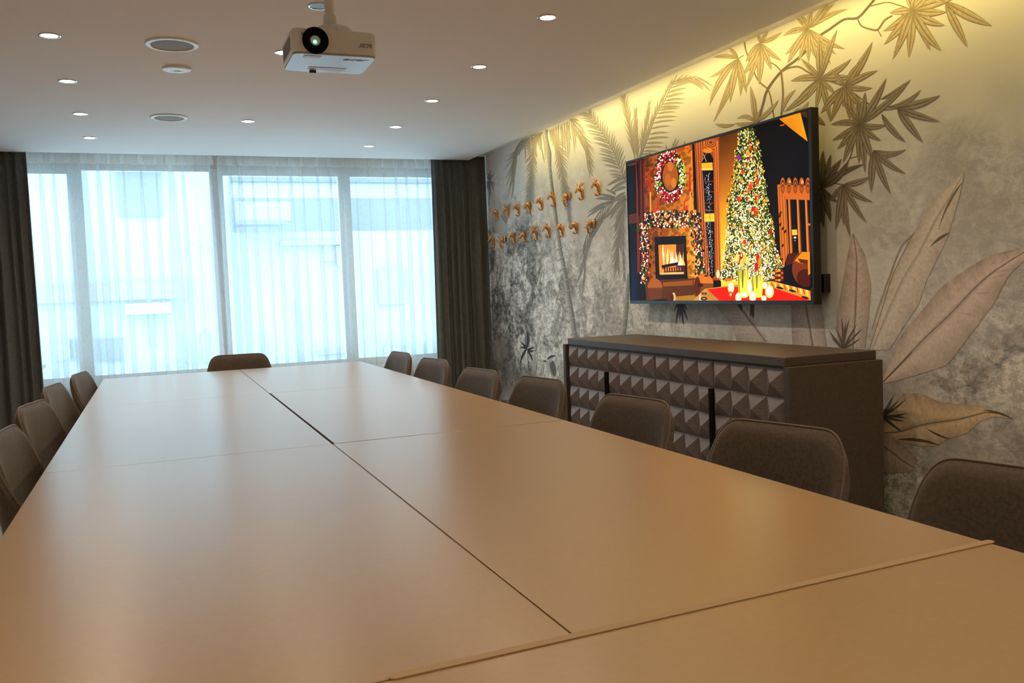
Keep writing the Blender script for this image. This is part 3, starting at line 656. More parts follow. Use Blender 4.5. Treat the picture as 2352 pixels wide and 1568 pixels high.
for k in range(4):
    y1 = hy-0.043-k*dy-0.002; y0_ = y1-dy+0.004
    b = MB(); b.box(0.022, 0.046, y0_, y1, 0.068, 0.905)
    nr = 7; rh = (0.905-0.068)/nr; cw = (y1-y0_)/4
    for i in range(4):
        for j in range(nr):
            a0, a1, c0, c1 = y0_+i*cw+.0006, y0_+(i+1)*cw-.0006, 0.068+j*rh+.0006, 0.068+(j+1)*rh-.0006
            b.add([(0.0215, a0, c0), (0.0215, a1, c0), (0.0215, a1, c1), (0.0215, a0, c1), (-0.012, (a0+a1)/2, (c0+c1)/2)], [(0, 4, 1), (1, 4, 2), (2, 4, 3), (3, 4, 0)])
    dr = b.build('door', M_facet, sb)
    if k in (0, 2):
        h = MB(); h.box(-0.006, 0.022, y0_-0.003, y0_+0.003, 0.30 if k else .33, 0.785, bev=0.001); h.build('handle', M_dark, dr)

# ------------------------------------------------------------------ television
TVX = 2.840
def tvp(p): return onx((1400+p[0]/2.904, 220+p[1]/2.904), TVX)
c0 = onx((1433, 371), TVX); c1 = onx((1859, 248), TVX); c2 = onx((1874, 700), TVX); c3 = onx((1451, 697), TVX)
ty0 = (c1.y+c2.y)/2; ty1 = (c0.y+c3.y)/2; tz1 = (c0.z+c1.z)/2; tz0 = (c2.z+c3.z)/2
tv = thing('television', 'large wall-mounted flat television showing a lit christmas tree beside a fireplace', 'television', (TVX, (ty0+ty1)/2, tz0))
T = tv.location.copy(); hw, hh = (ty1-ty0)/2, tz1-tz0
b = MB(); b.box(0.004, 0.045, -hw, hw, 0, hh, bev=0.003); b.box(0.045, 0.07, -hw*.7, hw*.7, hh*.1, hh*.75, bev=0.008); b.build('housing', M_dark, tv)
b = MB(); bz = 0.012
b.box(0.0, 0.006, -hw, hw, 0, 0.020, bev=.001); b.box(0.0, 0.006, -hw, hw, hh-bz, hh, bev=.001); b.box(0.0, 0.006, -hw, -hw+bz*1.6, .020, hh-bz, bev=.001); b.box(0.0, 0.006, hw-bz*.7, hw, .020, hh-bz, bev=.001); b.build('bezel', M_dark, tv)
b = MB(); b.box(0.045, 0.10, -.22, .22, hh*.3, hh*.65); b.build('wall_bracket', M_black, tv)
qc = onx((1889, 650), 2.92)-T; b = MB(); b.box(0.070, 0.1095, qc.y-.022, qc.y+.03, qc.z-.043, qc.z+.043, bev=.003); b.build('connector_box', M_dark, tv)
scr = MB(); slay = [0]
YL, YR, ZB, ZT = hw-bz*.7, -hw+bz*1.6, .020, hh-bz
def sp_(p):
    q = tvp(p)-T
    return (0.0035-slay[0]*0.0000012, min(max(q.y, YR), YL), min(max(q.z, ZB), ZT))
def spoly(pts, col, cols=None, br=1.0):
    slay[0] += 1
    cs = [tuple(br*v for v in lin(c)) for c in cols] if cols else tuple(br*v for v in lin(col))
    scr.add([sp_(p) for p in pts], [tuple(range(len(pts)))[::-1]], 0, cs)
def quad4(a, b_, c_, d_, col, cols=None, br=1.0): spoly([a, b_, c_, d_], col, cols, br)
def dot(x, y, r, col, br=1.0, n=6, asp=1.25):
    a0 = rnd.random()*6; spoly([(x+r*math.cos(a0+2*math.pi*k/n)*rnd.uniform(.8, 1.1)*.85, y+r*asp*math.sin(a0+2*math.pi*k/n)*rnd.uniform(.8, 1.1)) for k in range(n)], col, None, br)
def ell(x, y, rx, ry, col, br=1.0, n=14, rot=0.0):
    spoly([(x+rx*math.cos(2*math.pi*k/n)*math.cos(rot)-ry*math.sin(2*math.pi*k/n)*math.sin(rot), y+rx*math.cos(2*math.pi*k/n)*math.sin(rot)+ry*math.sin(2*math.pi*k/n)*math.cos(rot)) for k in range(n)], col, None, br)
quad4((60, 460), (1340, 60), (1400, 1420), (120, 1420), (22, 16, 22))
quad4((98, 447), (180, 425), (235, 1390), (140, 1390), None, [(22, 20, 26), (26, 18, 22), (30, 20, 22), (20, 18, 26)])
quad4((118, 1000), (185, 1000), (200, 1390), (140, 1390), None, [(22, 18, 24), (24, 18, 22), (28, 22, 26), (26, 38, 70)])
quad4((104, 462), (172, 441), (172, 458), (106, 470), (96, 56, 36)); quad4((120, 795), (180, 780), (180, 845), (124, 855), (84, 44, 28))
quad4((168, 425), (232, 405), (250, 1000), (190, 1000), (52, 22, 18))
for k in range(9):
    x = 172+k*7; quad4((x, 430), (x+2.5, 428), (x+16, 1180), (x+12, 1180), (120+rnd.randint(-30, 70), 50, 28)) if k not in (3, 6) else None
quad4((178, 440), (188, 437), (200, 800), (192, 800), (20, 14, 18))
quad4((228, 408), (552, 320), (600, 1240), (250, 1240), None, [(150, 70, 22), (224, 120, 28), (255, 176, 56), (150, 74, 22)])
for k in range(420):
    x = rnd.uniform(235, 570); y = rnd.uniform(380-(x-235)*.25, 1220); f_ = (x-235)/335
    ell(x, y, rnd.uniform(4, 20), rnd.uniform(6, 26), mixc((110+rnd.randint(-40, 40), 48+rnd.randint(-14, 14), 14), (246+rnd.randint(-50, 9), 128+rnd.randint(-40, 46), 26), f_*rnd.uniform(.4, 1)), 1, 9, rnd.random())
quad4((548, 322), (572, 316), (590, 760), (560, 760), (24, 14, 14))
# tall window with curtains
quad4((562, 318), (735, 270), (760, 1230), (620, 1230), (168, 70, 24))
for k in range(13):
    x = 566+k*5.2; quad4((x, 318-(x-566)*.27), (x+2.4, 316-(x-566)*.27), (x+38, 1200), (x+35, 1200), ((205, 96, 34), (92, 30, 18), (232, 140, 70))[k % 3])
for k in range(10):
    x = 690+k*4.8; quad4((x, 300), (x+2.2, 299), (x+26, 1215), (x+23, 1215), ((236, 120, 36), (150, 56, 22), (250, 160, 60))[k % 3])
spoly([(612, 440), (625, 380), (645, 358), (668, 380), (690, 420), (700, 1200), (668, 1230)], (14, 12, 16))
for k in range(6): stroke_c = (225, 120, 38) if k % 2 == 0 else (110, 36, 20); ell(672, 318-k*1.5, 44-k*6, 34-k*5, stroke_c, 1, 16)
ell(652, 366, 34, 16, (238, 128, 30)); quad4((610, 448), (684, 444), (686, 496), (612, 498), (244, 176, 40), None, 1.0); quad4((628, 786), (696, 783), (698, 838), (632, 840), (250, 196, 44)); quad4((610, 486), (686, 484), (686, 490), (610, 492), (255, 226, 110)); quad4((630, 828), (697, 826), (697, 831), (630, 833), (255, 236, 130))
quad4((640, 385), (644, 383), (612, 440), (608, 440), (190, 150, 110)); quad4((620, 385), (624, 385), (646, 440), (641, 440), (190, 150, 110))
for y in (570, 640, 715, 765, 910, 990, 1070, 1140): quad4((618, y), (690, y-2), (690, y+1), (618, y+3), (150, 84, 44))
quad4((655, 520), (658, 520), (684, 1200), (681, 1200), (120, 100, 90))
for k in range(150):
    t = rnd.random(); y = 510+680*t
    if 770 < y < 845: continue
    dot(650+t*22+rnd.gauss(0, 11), y, rnd.uniform(1.2, 3.2), (215, 235, 255), 1.2, 5)
# amber wall and dark right side
def amb(u, v):
    c_ = [(96, 50, 16), (190, 100, 18), (248, 158, 18), (255, 205, 40), (255, 216, 60)]; k = min(v*4, 3.999); i_ = int(k); q = mixc(c_[i_], c_[i_+1], k-i_); return mixc(q, (70, 34, 12), .45*max(0, .5-v)*(1-u)*2)
slay[0] += 1
vs_ = []; cs = []
for jj in range(9):
    for ii in range(4): v = jj/8; u = ii/3; vs_.append(sp_((728+(905-728)*u+14*v*(1-u), 275-55*u+(1290-275+55*u)*v))); cs.append(lin(amb(u, v)))
scr.add(vs_, [(jj*4+ii, (jj+1)*4+ii, (jj+1)*4+ii+1, jj*4+ii+1) for jj in range(8) for ii in range(3)], 0, cs)
quad4((930, 190), (1315, 95), (1365, 1140), (1010, 1160), None, [(14, 10, 10), (14, 15, 20), (24, 18, 24), (26, 22, 22)])
spoly([(1128, 150), (1270, 108), (1318, 304), (1215, 225)], None, [(226, 130, 20), (244, 150, 26), (248, 156, 20), (224, 128, 16)]); spoly([(1268, 109), (1312, 98), (1318, 150), (1290, 135)], (70, 40, 16)); spoly([(1134, 195), (1166, 186), (1160, 198), (1136, 202)], (190, 96, 20))
# right window
quad4((1116, 592), (1170, 588), (1200, 1150), (1142, 1150), (206, 100, 30))
for k in range(9):
    x = 1120+k*6; quad4((x, 600), (x+2.6, 600), (x+28, 1140), (x+25, 1140), ((240, 130, 40), (104, 40, 22), (222, 112, 36))[k % 3])
for k in range(10): ell(rnd.uniform(1125, 1180), rnd.uniform(620, 1130), 7, 14, (60, 30, 20), 1, 8, .5)
quad4((1120, 592), (1336, 600), (1338, 694), (1180, 690), (214, 104, 34))
for k in range(5):
    for j in range(5): ell(1152+k*42, 600+j*5, 17-j*3, 56-j*10, ((196, 98, 34), (96, 36, 20))[j % 2], 1, 14)
for x in (1198, 1282): ell(x, 574, 10, 14, (244, 150, 90)); 
quad4((1160, 577), (1300, 592), (1300, 597), (1160, 582), (90, 60, 40))
for x, w_ in ((1188, 20), (1245, 22), (1300, 22)): quad4((x, 690), (x+w_*.75, 690), (x+w_+14, 1050), (x+14, 1050), (232, 128, 40)); quad4((x+w_*.5, 690), (x+w_*.75, 690), (x+w_+14, 1050), (x+w_*.6+14, 1050), (120, 56, 24))
quad4((1212, 893), (1246, 891), (1250, 928), (1216, 930), (255, 190, 70)); ell(1234, 945, 10, 6, (230, 230, 240)); ell(1234, 965, 5, 5, (140, 140, 150))
quad4((1312, 852), (1340, 850), (1342, 864), (1314, 866), (230, 116, 46))
# christmas tree
def edge(P, y):
    for (x0, y0_), (x1, y1_) in zip(P, P[1:]):
        if y0_ <= y <= y1_: return x0+(x1-x0)*(y-y0_)/(y1_-y0_)
    return P[-1][0] if y > P[-1][1] else P[0][0]
LE = [(905, 215), (862, 245), (838, 400), (820, 580), (788, 690), (782, 830), (772, 950), (762, 1080), (748, 1160), (742, 1230)]
RE = [(940, 205), (962, 225), (1000, 350), (1022, 480), (1048, 620), (1062, 760), (1092, 860), (1096, 960), (1122, 1060), (1160, 1150), (1100, 1240)]
spoly([(x+6, y) for x, y in LE]+[(x-6, y) for x, y in RE[::-1]], (70, 74, 18))
for k in range(420):
    y = 215+(rnd.random()**.72)*1010; x0, x1 = edge(LE, y), edge(RE, y); x = rnd.uniform(x0, x1); r = rnd.uniform(7, 17)
    dot(x, y, r, ((28, 52, 14), (60, 78, 20), (110, 96, 24), (150, 110, 30), (210, 150, 40))[rnd.randint(0, 4)], 1, 7)
for k in range(3600):
    y = 212+(rnd.random()**.68)*1020; x0, x1 = edge(LE, y), edge(RE, y); x = rnd.triangular(x0-8, x1+8, (x0+x1)/2 if y < 700 else x0+(x1-x0)*.45) if rnd.random() < .5 else rnd.uniform(x0-6, x1+6)
    f_ = rnd.random(); hot = .35+.5*max(0, (y-400)/800)
    col, br, r = ((255, 250, 205), 1.5, rnd.uniform(2, 5.2)) if f_ < hot else (((255, 208, 92), 1.1, rnd.uniform(2.5, 6.5)) if f_ < hot+.22 else (((160, 160, 40), 1, rnd.uniform(4, 8)) if f_ < hot+.3 else ((22, 52, 18), 1, rnd.uniform(4, 10))))
    dot(x, y, r, col, br, 6)
for k in range(46):
    y = 300+rnd.random()*850; x = rnd.uniform(edge(LE, y)+8, edge(RE, y)-8); dot(x, y, rnd.uniform(6, 13), ((214, 30, 14), (240, 96, 40), (170, 20, 26), (255, 170, 60))[rnd.randint(0, 3)], 1, 8)
for x, y in ((892, 505), (985, 565), (865, 690), (980, 785), (905, 975), (942, 610)): dot(x, y, 15, (220, 60, 20), 1, 8)
dot(862, 412, 16, (130, 50, 140), 1, 8)
for x, y in ((930, 800), (905, 720), (940, 950), (870, 860), (1050, 800)): 
    for q_ in range(7): a = q_*.9; spoly([(x, y), (x+20*math.cos(a), y+30*math.sin(a)), (x+16*math.cos(a+.5), y+22*math.sin(a+.5))], (24, 62, 26))
# wreath
ell(408, 540, 100, 168, (36, 28, 16), 1, 24); ell(408, 535, 52, 98, (168, 84, 26), 1, 20); ell(408, 470, 20, 34, (206, 112, 34)); ell(392, 560, 20, 40, (196, 100, 30)); ell(430, 580, 18, 34, (216, 120, 36))
for k in range(520):
    a = rnd.random()*2*math.pi; rr = rnd.uniform(.62, 1.02); x = 405+104*rr*math.cos(a); y = 540+172*rr*math.sin(a)
    red = (math.cos(a) < -.1 and math.sin(a) < .2) or math.sin(a) > .55 or math.sin(a) < -.85
    f_ = rnd.random()
    if f_ < .40: dot(x, y, rnd.uniform(3, 6.5), (255, 246, 224), 1.4)
    elif f_ < .72: dot(x, y, rnd.uniform(5, 11), (208, 24, 20) if red else (176, 190, 60))
    else: dot(x, y, rnd.uniform(5, 10), (90, 14, 18) if red else (44, 66, 18))
# candles, mantel garland, side garlands
for x in (272, 538): quad4((x-4, 480), (x+3, 478), (x+8, 640), (x-5, 640), (206, 32, 18)); quad4((x-2, 640), (x+8, 640), (x+10, 780), (x, 780), (236, 150, 60))
for x in (325, 502): ell(x, 774, 30, 20, (226, 40, 16)); quad4((x-5, 700), (x+4, 700), (x+5, 770), (x-5, 770), (206, 40, 18)); ell(x, 772, 9, 7, (255, 190, 140), 1.2)
def garland(n, fx, dk=(20, 24, 16)):
    for k in range(n):
        x, y = fx(); f_ = rnd.random()
        if f_ < .34: dot(x, y, rnd.uniform(2.5, 5.5), (255, 250, 232), 1.35)
        elif f_ < .46: dot(x, y, rnd.uniform(4, 9), (255, 188, 90))
        elif f_ < .62: dot(x, y, rnd.uniform(5, 10), (150, 18, 28))
        else: dot(x, y, rnd.uniform(6, 12), dk if rnd.random() < .6 else (50, 70, 26))
garland(520, lambda: (lambda x: (x, 790+rnd.uniform(-30, 92)*(1-.25*abs(x-430)/200)+abs(x-430)*.08))(rnd.uniform(232, 612)))
garland(330, lambda: (lambda y: (232+rnd.gauss(0, 14)+(y-850)*.02, y))(rnd.uniform(840, 1250)), (34, 18, 26))
garland(330, lambda: (lambda y: (588+rnd.gauss(0, 15)+(y-850)*.05, y))(rnd.uniform(860, 1190)), (40, 30, 18))
# fireplace
quad4((304, 940), (514, 932), (526, 1222), (312, 1232), (26, 18, 20)); quad4((330, 994), (448, 990), (506, 1186), (338, 1192), None, [(236, 120, 26), (240, 150, 50), (230, 110, 40), (250, 150, 40)])
quad4((448, 990), (500, 988), (508, 1186), (450, 1190), (70, 30, 22))
for k in range(60):
    x = rnd.uniform(345, 500); h_ = rnd.uniform(30, 150)*(1-.4*(x-345)/155); y = 1130
    spoly([(x-8, y), (x-4, y-h_*.5), (x+rnd.uniform(-6, 6), y-h_), (x+5, y-h_*.45), (x+9, y)], ((255, 190, 60), (255, 236, 160), (255, 252, 230), (246, 130, 30))[rnd.randint(0, 3)], None, 1.15)
quad4((350, 1130), (460, 1108), (462, 1128), (354, 1150), (30, 14, 18)); quad4((356, 1150), (460, 1140), (462, 1146), (356, 1156), (120, 60, 60))
for k in range(7): quad4((368+k*16, 1145), (376+k*16, 1144), (378+k*16, 1172), (370+k*16, 1173), (46, 18, 22)); quad4((378+k*16, 1145), (383+k*16, 1144), (384+k*16, 1170), (379+k*16, 1171), (255, 120, 60))
quad4((364, 1172), (485, 1166), (486, 1172), (366, 1178), (40, 20, 26)); quad4((345, 1180), (500, 1174), (500, 1188), (348, 1192), (255, 190, 110))
# armchairs, tables and floor glow
quad4((240, 1232), (600, 1215), (640, 1330), (250, 1380), (92, 46, 18)); quad4((360, 1245), (560, 1228), (560, 1262), (362, 1272), (150, 80, 28)); quad4((430, 1340), (640, 1320), (720, 1376), (430, 1376), (176, 120, 30))
for cx_, cy_, sx_, sc_ in ((307, 1280, 50, (170, 88, 36)), (632, 1250, 66, (222, 120, 36))): 
    ell(cx_, cy_, sx_, 62, sc_, 1, 20); quad4((cx_-sx_, cy_), (cx_+sx_, cy_), (cx_+sx_-6, cy_+70), (cx_-sx_+8, cy_+90), mixc(sc_, (60, 26, 16), .55))
ell(590, 1270, 22, 66, (96, 34, 18)); ell(610, 1262, 20, 14, (60, 30, 20)); ell(650, 1200, 16, 6, (70, 36, 16))
ell(410, 1340, 30, 34, (90, 40, 18)); ell(432, 1342, 14, 32, (220, 176, 120)); ell(424, 1345, 8, 26, (70, 30, 16))
spoly([(560, 1376), (640, 1286), (1040, 1236), (1364, 1310), (1364, 1376)], (210, 144, 64)); spoly([(655, 1290), (800, 1272), (1100, 1280), (1362, 1376), (738, 1376)], (236, 28, 14)); spoly([(608, 1376), (660, 1296), (738, 1376)], (196, 132, 56))
ell(636, 1318, 18, 8, (40, 26, 16)); ell(636, 1318, 9, 3, (200, 130, 60)); ell(634, 1352, 22, 12, (40, 26, 16)); ell(634, 1352, 12, 5, (200, 130, 60)); ell(608, 1345, 5, 26, (240, 230, 210))
spoly([(1045, 1240), (1120, 1232), (1362, 1284), (1362, 1344), (1340, 1350), (1230, 1296)], (240, 168, 50))
for k in range(14): x = 1060+k*21; spoly([(x, 1240+k*3.2), (x+9, 1242+k*3.2), (x+20, 1270+k*5), (x+10, 1268+k*5)], (220, 74, 24) if k % 2 else (255, 224, 120))
for x, y in ((1140, 1280), (1225, 1300), (1310, 1345)): ell(x, y, 26, 8, (50, 36, 20), 1, 12, .25)
spoly([(1190, 1060), (1270, 1030), (1240, 1240), (1150, 1225)], (44, 24, 22)); 
for k in range(8): quad4((1195+k*10, 1050), (1200+k*10, 1048), (1196+k*8, 1130), (1190+k*8, 1130), (96, 36, 26))
spoly([(1150, 1150), (1362, 1060), (1364, 1300), (1080, 1232)], (22, 18, 24)); ell(1298, 1150, 76, 110, (128, 52, 22), 1, 22); ell(1310, 1215, 56, 60, (74, 26, 18), 1, 20); spoly([(1240, 1100), (1290, 1040), (1358, 1042), (1362, 1185), (1330, 1196), (1328, 1110), (1290, 1120)], (238, 140, 28)); spoly([(1260, 1085), (1330, 1095), (1325, 1120), (1280, 1115)], (96, 40, 18))
for i in range(4):
    for j in range(5): quad4((1090+i*19, 1158+j*16), (1107+i*19, 1158+j*16), (1107+i*19, 1172+j*16), (1090+i*19, 1172+j*16), ((60, 44, 16), (226, 84, 28), (244, 170, 60), (120, 30, 20))[(i+2*j) % 4])
# vases, tulips and candle glasses
for x0, x1, y0_, y1_ in ((856, 936, 1160, 1340), (950, 1032, 1196, 1345)):
    quad4((x0, y0_), (x1, y0_), (x1-10, y1_), (x0+10, y1_), None, [(214, 190, 70), (236, 206, 80), (255, 240, 90), (255, 236, 60)], 1.1); quad4((x0+30, y0_), (x0+44, y0_), (x0+40, y1_-60), (x0+34, y1_-60), (110, 112, 30)); quad4((x0+2, y0_), (x0+12, y0_), (x0+20, y1_), (x0+12, y1_), (160, 150, 50))
for x, y, c_ in ((875, 1095, (214, 30, 14)), (886, 1120, (244, 206, 90)), (905, 1085, (224, 196, 70)), (925, 1100, (238, 214, 110)), (995, 1085, (222, 28, 12)), (985, 1140, (212, 24, 12)), (1008, 1110, (196, 150, 40)), (858, 1080, (250, 220, 110))): ell(x, y, 13, 32, c_, 1, 12); quad4((x-2, y+20), (x+3, y+20), (x+3, y+120), (x, y+120), (160, 150, 50))
for x, y, rx, ry in ((815, 1280, 22, 38), (865, 1345, 22, 34), (960, 1340, 24, 40), (1035, 1352, 18, 22), (1072, 1305, 30, 44), (905, 1328, 26, 20), (940, 1280, 16, 60), (1040, 1265, 20, 24)): ell(x, y, rx, ry, (255, 214, 110), 1.1, 14); ell(x, y-4, rx*.7, ry*.7, (255, 250, 226), 1.6, 12)
ell(812, 1326, 16, 22, (200, 60, 20)); ell(812, 1324, 9, 12, (255, 170, 90)); ell(728, 1188, 12, 28, (255, 220, 150), 1.1); ell(800, 1225, 30, 10, (226, 110, 40))
ms = bpy.data.materials.new('screen_picture'); ms.use_nodes = True; n = ms.node_tree; bs = n.nodes['Principled BSDF']; bs.inputs['Base Color'].default_value = (0.01, 0.01, 0.01, 1); bs.inputs['Roughness'].default_value = .25; bs.inputs['Specular IOR Level'].default_value = .03; bs.inputs['Emission Strength'].default_value = 1.2
at = n.nodes.new('ShaderNodeVertexColor'); at.layer_name = 'Col'; n.links.new(at.outputs[0], bs.inputs['Emission Color'])
scr.build('screen', ms, tv, colors=True)

# ------------------------------------------------------------------ ceiling fittings
def downlight(x, y, label, lit=True, grp='recessed round ceiling downlights'):
    t = thing('downlight', label, 'ceiling light', (x, y, CEIL), 0, grp)
    b = MB(); b.lathe([(0.034, 0.0), (0.036, -0.003), (0.044, -0.004), (0.046, -0.0005), (0.046, 0.0)], 28); b.lathe([(0.034, -0.003), (0.033, 0.0)], 28)
    b.build('trim_ring', M_chrome, t)
    b = MB()
    if lit: b.lathe([(0.0005, -0.006), (0.02, -0.0055), (0.034, -0.0025)], 24); b.build('lamp', M_lamp, t)
    else: b.lathe([(0.0005, -0.002), (0.034, -0.002)], 24); b.build('lamp_recess', M_dark, t)
    if lit:
        l = bpy.data.lights.new('downlight_beam', 'SPOT'); l.energy = DOWN_W; l.color = (1.0, 0.79, 0.57); l.spot_size = math.radians(156); l.spot_blend = 0.9; l.shadow_soft_size = 0.03
        o = bpy.data.objects.new('downlight_beam', l); C.objects.link(o); o.parent = t; o.location = (0, 0, -0.012)
    return t
DX = (-0.353, 0.657, 1.682)
names_r = ['nearest lit downlight of the right row, largest of them', 'lit downlight of the right row, second from the camera', 'lit downlight in the middle of the right row', 'lit downlight of the right row, second from the window', 'lit downlight of the right row closest to the sheer curtain']
for y, lb in zip((3.60, 4.482, 5.342, 6.229, 7.073), names_r): downlight(DX[2], y, lb)
downlight(DX[1], 4.437, 'lit downlight half hidden behind the projector'); downlight(DX[1], 6.20, 'lone lit downlight in the middle row near the window')
for y, lb in zip((4.396, 5.26, 6.138, 7.003), ['nearest lit downlight of the left row, at the upper left', 'lit downlight of the left row, second from the camera', 'lit downlight of the left row, third from the camera', 'lit downlight of the left row closest to the left dark curtain']): downlight(DX[0], y, lb)
downlight(0.70, 3.70, 'unlit downlight with a dark recess beside the projector mount', False)
for y in (2.7, 1.82, 0.95, 0.07, -0.8):  # unseen lamps continuing the rows, added for their light
    for i in ((0, 2) if y > 0 else (0, 1, 2)): downlight(DX[i], y, 'lit downlight out of view behind the camera position, %s row, %s' % (('left', 'middle', 'right')[i], {2.7: 'just above the frame', 1.82: 'second above the frame', .95: 'third above the frame', .07: 'right over the camera', -.8: 'nearest the back wall'}[y]), True)
def speaker(p, label, r=0.118):
    q = onz(p, CEIL); t = thing('ceiling_speaker', label, 'speaker', (q.x, q.y, CEIL), 0, 'round ceiling speakers')
    b = MB(); b.lathe([(r, 0), (r, -0.004), (r*.97, -0.007), (r*.80, -0.008), (r*.79, -0.003)], 40); b.build('rim', M_white, t)
    b = MB(); b.lathe([(r*.79, -0.004), (r*.5, -0.0065), (0.0005, -0.007)], 40); b.build('grille', M_grille, t)
speaker((395, 101), 'larger looking round ceiling speaker with a grey grille, nearer the camera'); speaker((388, 269), 'round ceiling speaker near the window end, above the sheer curtain', 0.115)
q = onz((405.5, 156), CEIL); t = thing('emergency_light', 'small white ceiling disc with a tiny green indicator between the two speakers', 'emergency light', (q.x, q.y, CEIL))
b = MB(); b.lathe([(0.070, 0), (0.070, -0.008), (0.066, -0.011), (0.012, -0.013), (0.010, -0.010), (0.0005, -0.010)], 36); b.build('cover', M_white, t)
b = MB(); b.ball((0, 0, -0.011), (0.006, 0.006, 0.003)); b.build('indicator', M_green, t)

# ------------------------------------------------------------------ projector
PX0, PX1, PY0, PY1, PZ0, PZ1 = 0, 0, 3.20, 3.46, 0, 0
q0 = ony((672, 124), PY0); q1 = ony((868, 128), PY0); qt = ony((770, 68), PY0); qb = ony((770, 127), PY0)
pw = (q1.x-q0.x)/2; ph = qt.z-qb.z; pc = ((q0.x+q1.x)/2, (PY0+PY1)/2, qb.z)
pj = thing('projector', 'white ceiling-mounted projector with a glowing green lens hanging upside down', 'projector', pc)
dp = (PY1-PY0)/2
def rbox(b, hx, hy, z0, z1, r, n=6, rt=0.012, taper=0.0, mi=0):
    ring = []
    for cx, cy_, a0 in ((hx-r, hy-r, 0), (-hx+r, hy-r, 90), (-hx+r, -hy+r, 180), (hx-r, -hy+r, 270)):
        for k in range(n+1): a = math.radians(a0+90*k/n); ring.append((cx, cy_, math.cos(a), math.sin(a)))
    prof = [(z0, -rt), (z0+rt*.3, -rt*.3), (z0+rt, 0), (z1-rt, 0), (z1-rt*.3, -rt*.3), (z1, -rt)]
    N = len(ring); vv = []
    for z, o_ in prof:
        tp = 1-taper*(z1-z)/(z1-z0)
        for cx, cy_, ca, sa in ring: vv.append(((cx+(r+o_)*ca)*tp, (cy_+(r+o_)*sa), z))
    ff = [(j*N+i, j*N+(i+1) % N, (j+1)*N+(i+1) % N, (j+1)*N+i) for j in range(len(prof)-1) for i in range(N)]+[tuple(range(N))[::-1], tuple((len(prof)-1)*N+i for i in range(N))]
    b.add(vv, ff, mi, None, False)
b = MB(); rbox(b, pw, dp, 0.006, ph, 0.03, rt=0.008); bd = b.build('body', M_white, pj)
b = MB(); rbox(b, pw-0.004, dp-0.002, 0.0, 0.008, 0.028, rt=0.002); b.build('glossy_cover', M_gloss, pj)
ql = ony((724, 93.5), PY0)-Vector(pc)
MR = Matrix.Translation((ql.x, -dp, ql.z)) @ Matrix.Rotation(R90, 4, 'X')
b = MB(); b.lathe([(0.046, -0.004), (0.046, 0.009), (0.044, 0.012), (0.036, 0.011), (0.0195, 0.004), (0.019, -0.006)], 36, M=MR); ho = b.build('lens_housing', M_matte, pj)
b = MB(); b.lathe([(0.0185, -0.008), (0.018, 0.002), (0.016, 0.003), (0.0155, -0.004)], 28, M=MR); b.build('lens_ring', M_chrome, ho)
ml = mat('lens_glass', (0.0, 0.08, 0.07), 0.3, spec=0.1, emit=(0.05, 0.62, 0.45), es=0.9)
b = MB(); b.lathe([(0.0005, 0.0), (0.010, -0.001), (0.0155, -0.004)], 24, M=MR); b.build('lens', ml, ho)
b = MB(); b.ball(MR @ Vector((-0.001, -0.004, 0.001)), 0.0066); b.build('lens_glow', M_lens, ho)
b = MB(); b.lathe([(0.0005, 0.0015), (0.0065, 0.001)], 16, M=Matrix.Translation((-pw+0.040, -dp, ql.z+0.02)) @ Matrix.Rotation(R90, 4, 'X')); b.build('infrared_window', M_grey, pj)
b = MB()
for k in range(9): b.box(-pw-0.001, -pw+0.004, -dp+.04+k*.02, -dp+.052+k*.02, .02, ph-.02)
b.build('side_vent', M_grey, pj)
b = MB(); b.box(-pw+.045, -pw+.045+.06, -dp+.02, -dp+.052, -0.0012, 0.0008); b.build('zoom_slot', M_label, pj)
b = MB(); b.box(-pw+.085, -pw+.085+.14, dp-.085, dp-.045, -0.001, 0.0008); b.build('sticker', M_label, pj)
b = MB(); b.lathe([(0.013, 0.0), (0.013, -0.008), (0.0005, -0.008)], 16, M=Matrix.Translation((-pw+.11, dp-.02, 0))); b.build('foot', M_dark, pj)
def lettering(txt, size, loc, rot, m, parent, shear=0.0, name='lettering'):
    cu = bpy.data.curves.new('t', 'FONT'); cu.body = txt; cu.size = size; cu.extrude = 0.0004; cu.shear = shear; cu.align_x = 'CENTER'; cu.align_y = 'CENTER'; cu.offset = size*0.012
    tmp = bpy.data.objects.new('t', cu); C.objects.link(tmp); bpy.context.view_layer.update()
    me = bpy.data.meshes.new_from_object(tmp.evaluated_get(bpy.context.evaluated_depsgraph_get())); me.materials.clear(); me.materials.append(m)
    bpy.data.objects.remove(tmp); o = bpy.data.objects.new(name, me); C.objects.link(o); o.parent = parent; o.location = loc; o.rotation_euler = rot; return o
lettering('acer', 0.030, (pw-.045, -dp-0.0003, ph*.42), (R90, math.pi, 0), M_grey, pj)
lettering('acer', 0.050, (pw-.075, -dp+.045, -0.0004), (math.pi, 0, 0), M_grey, pj, 0.3)
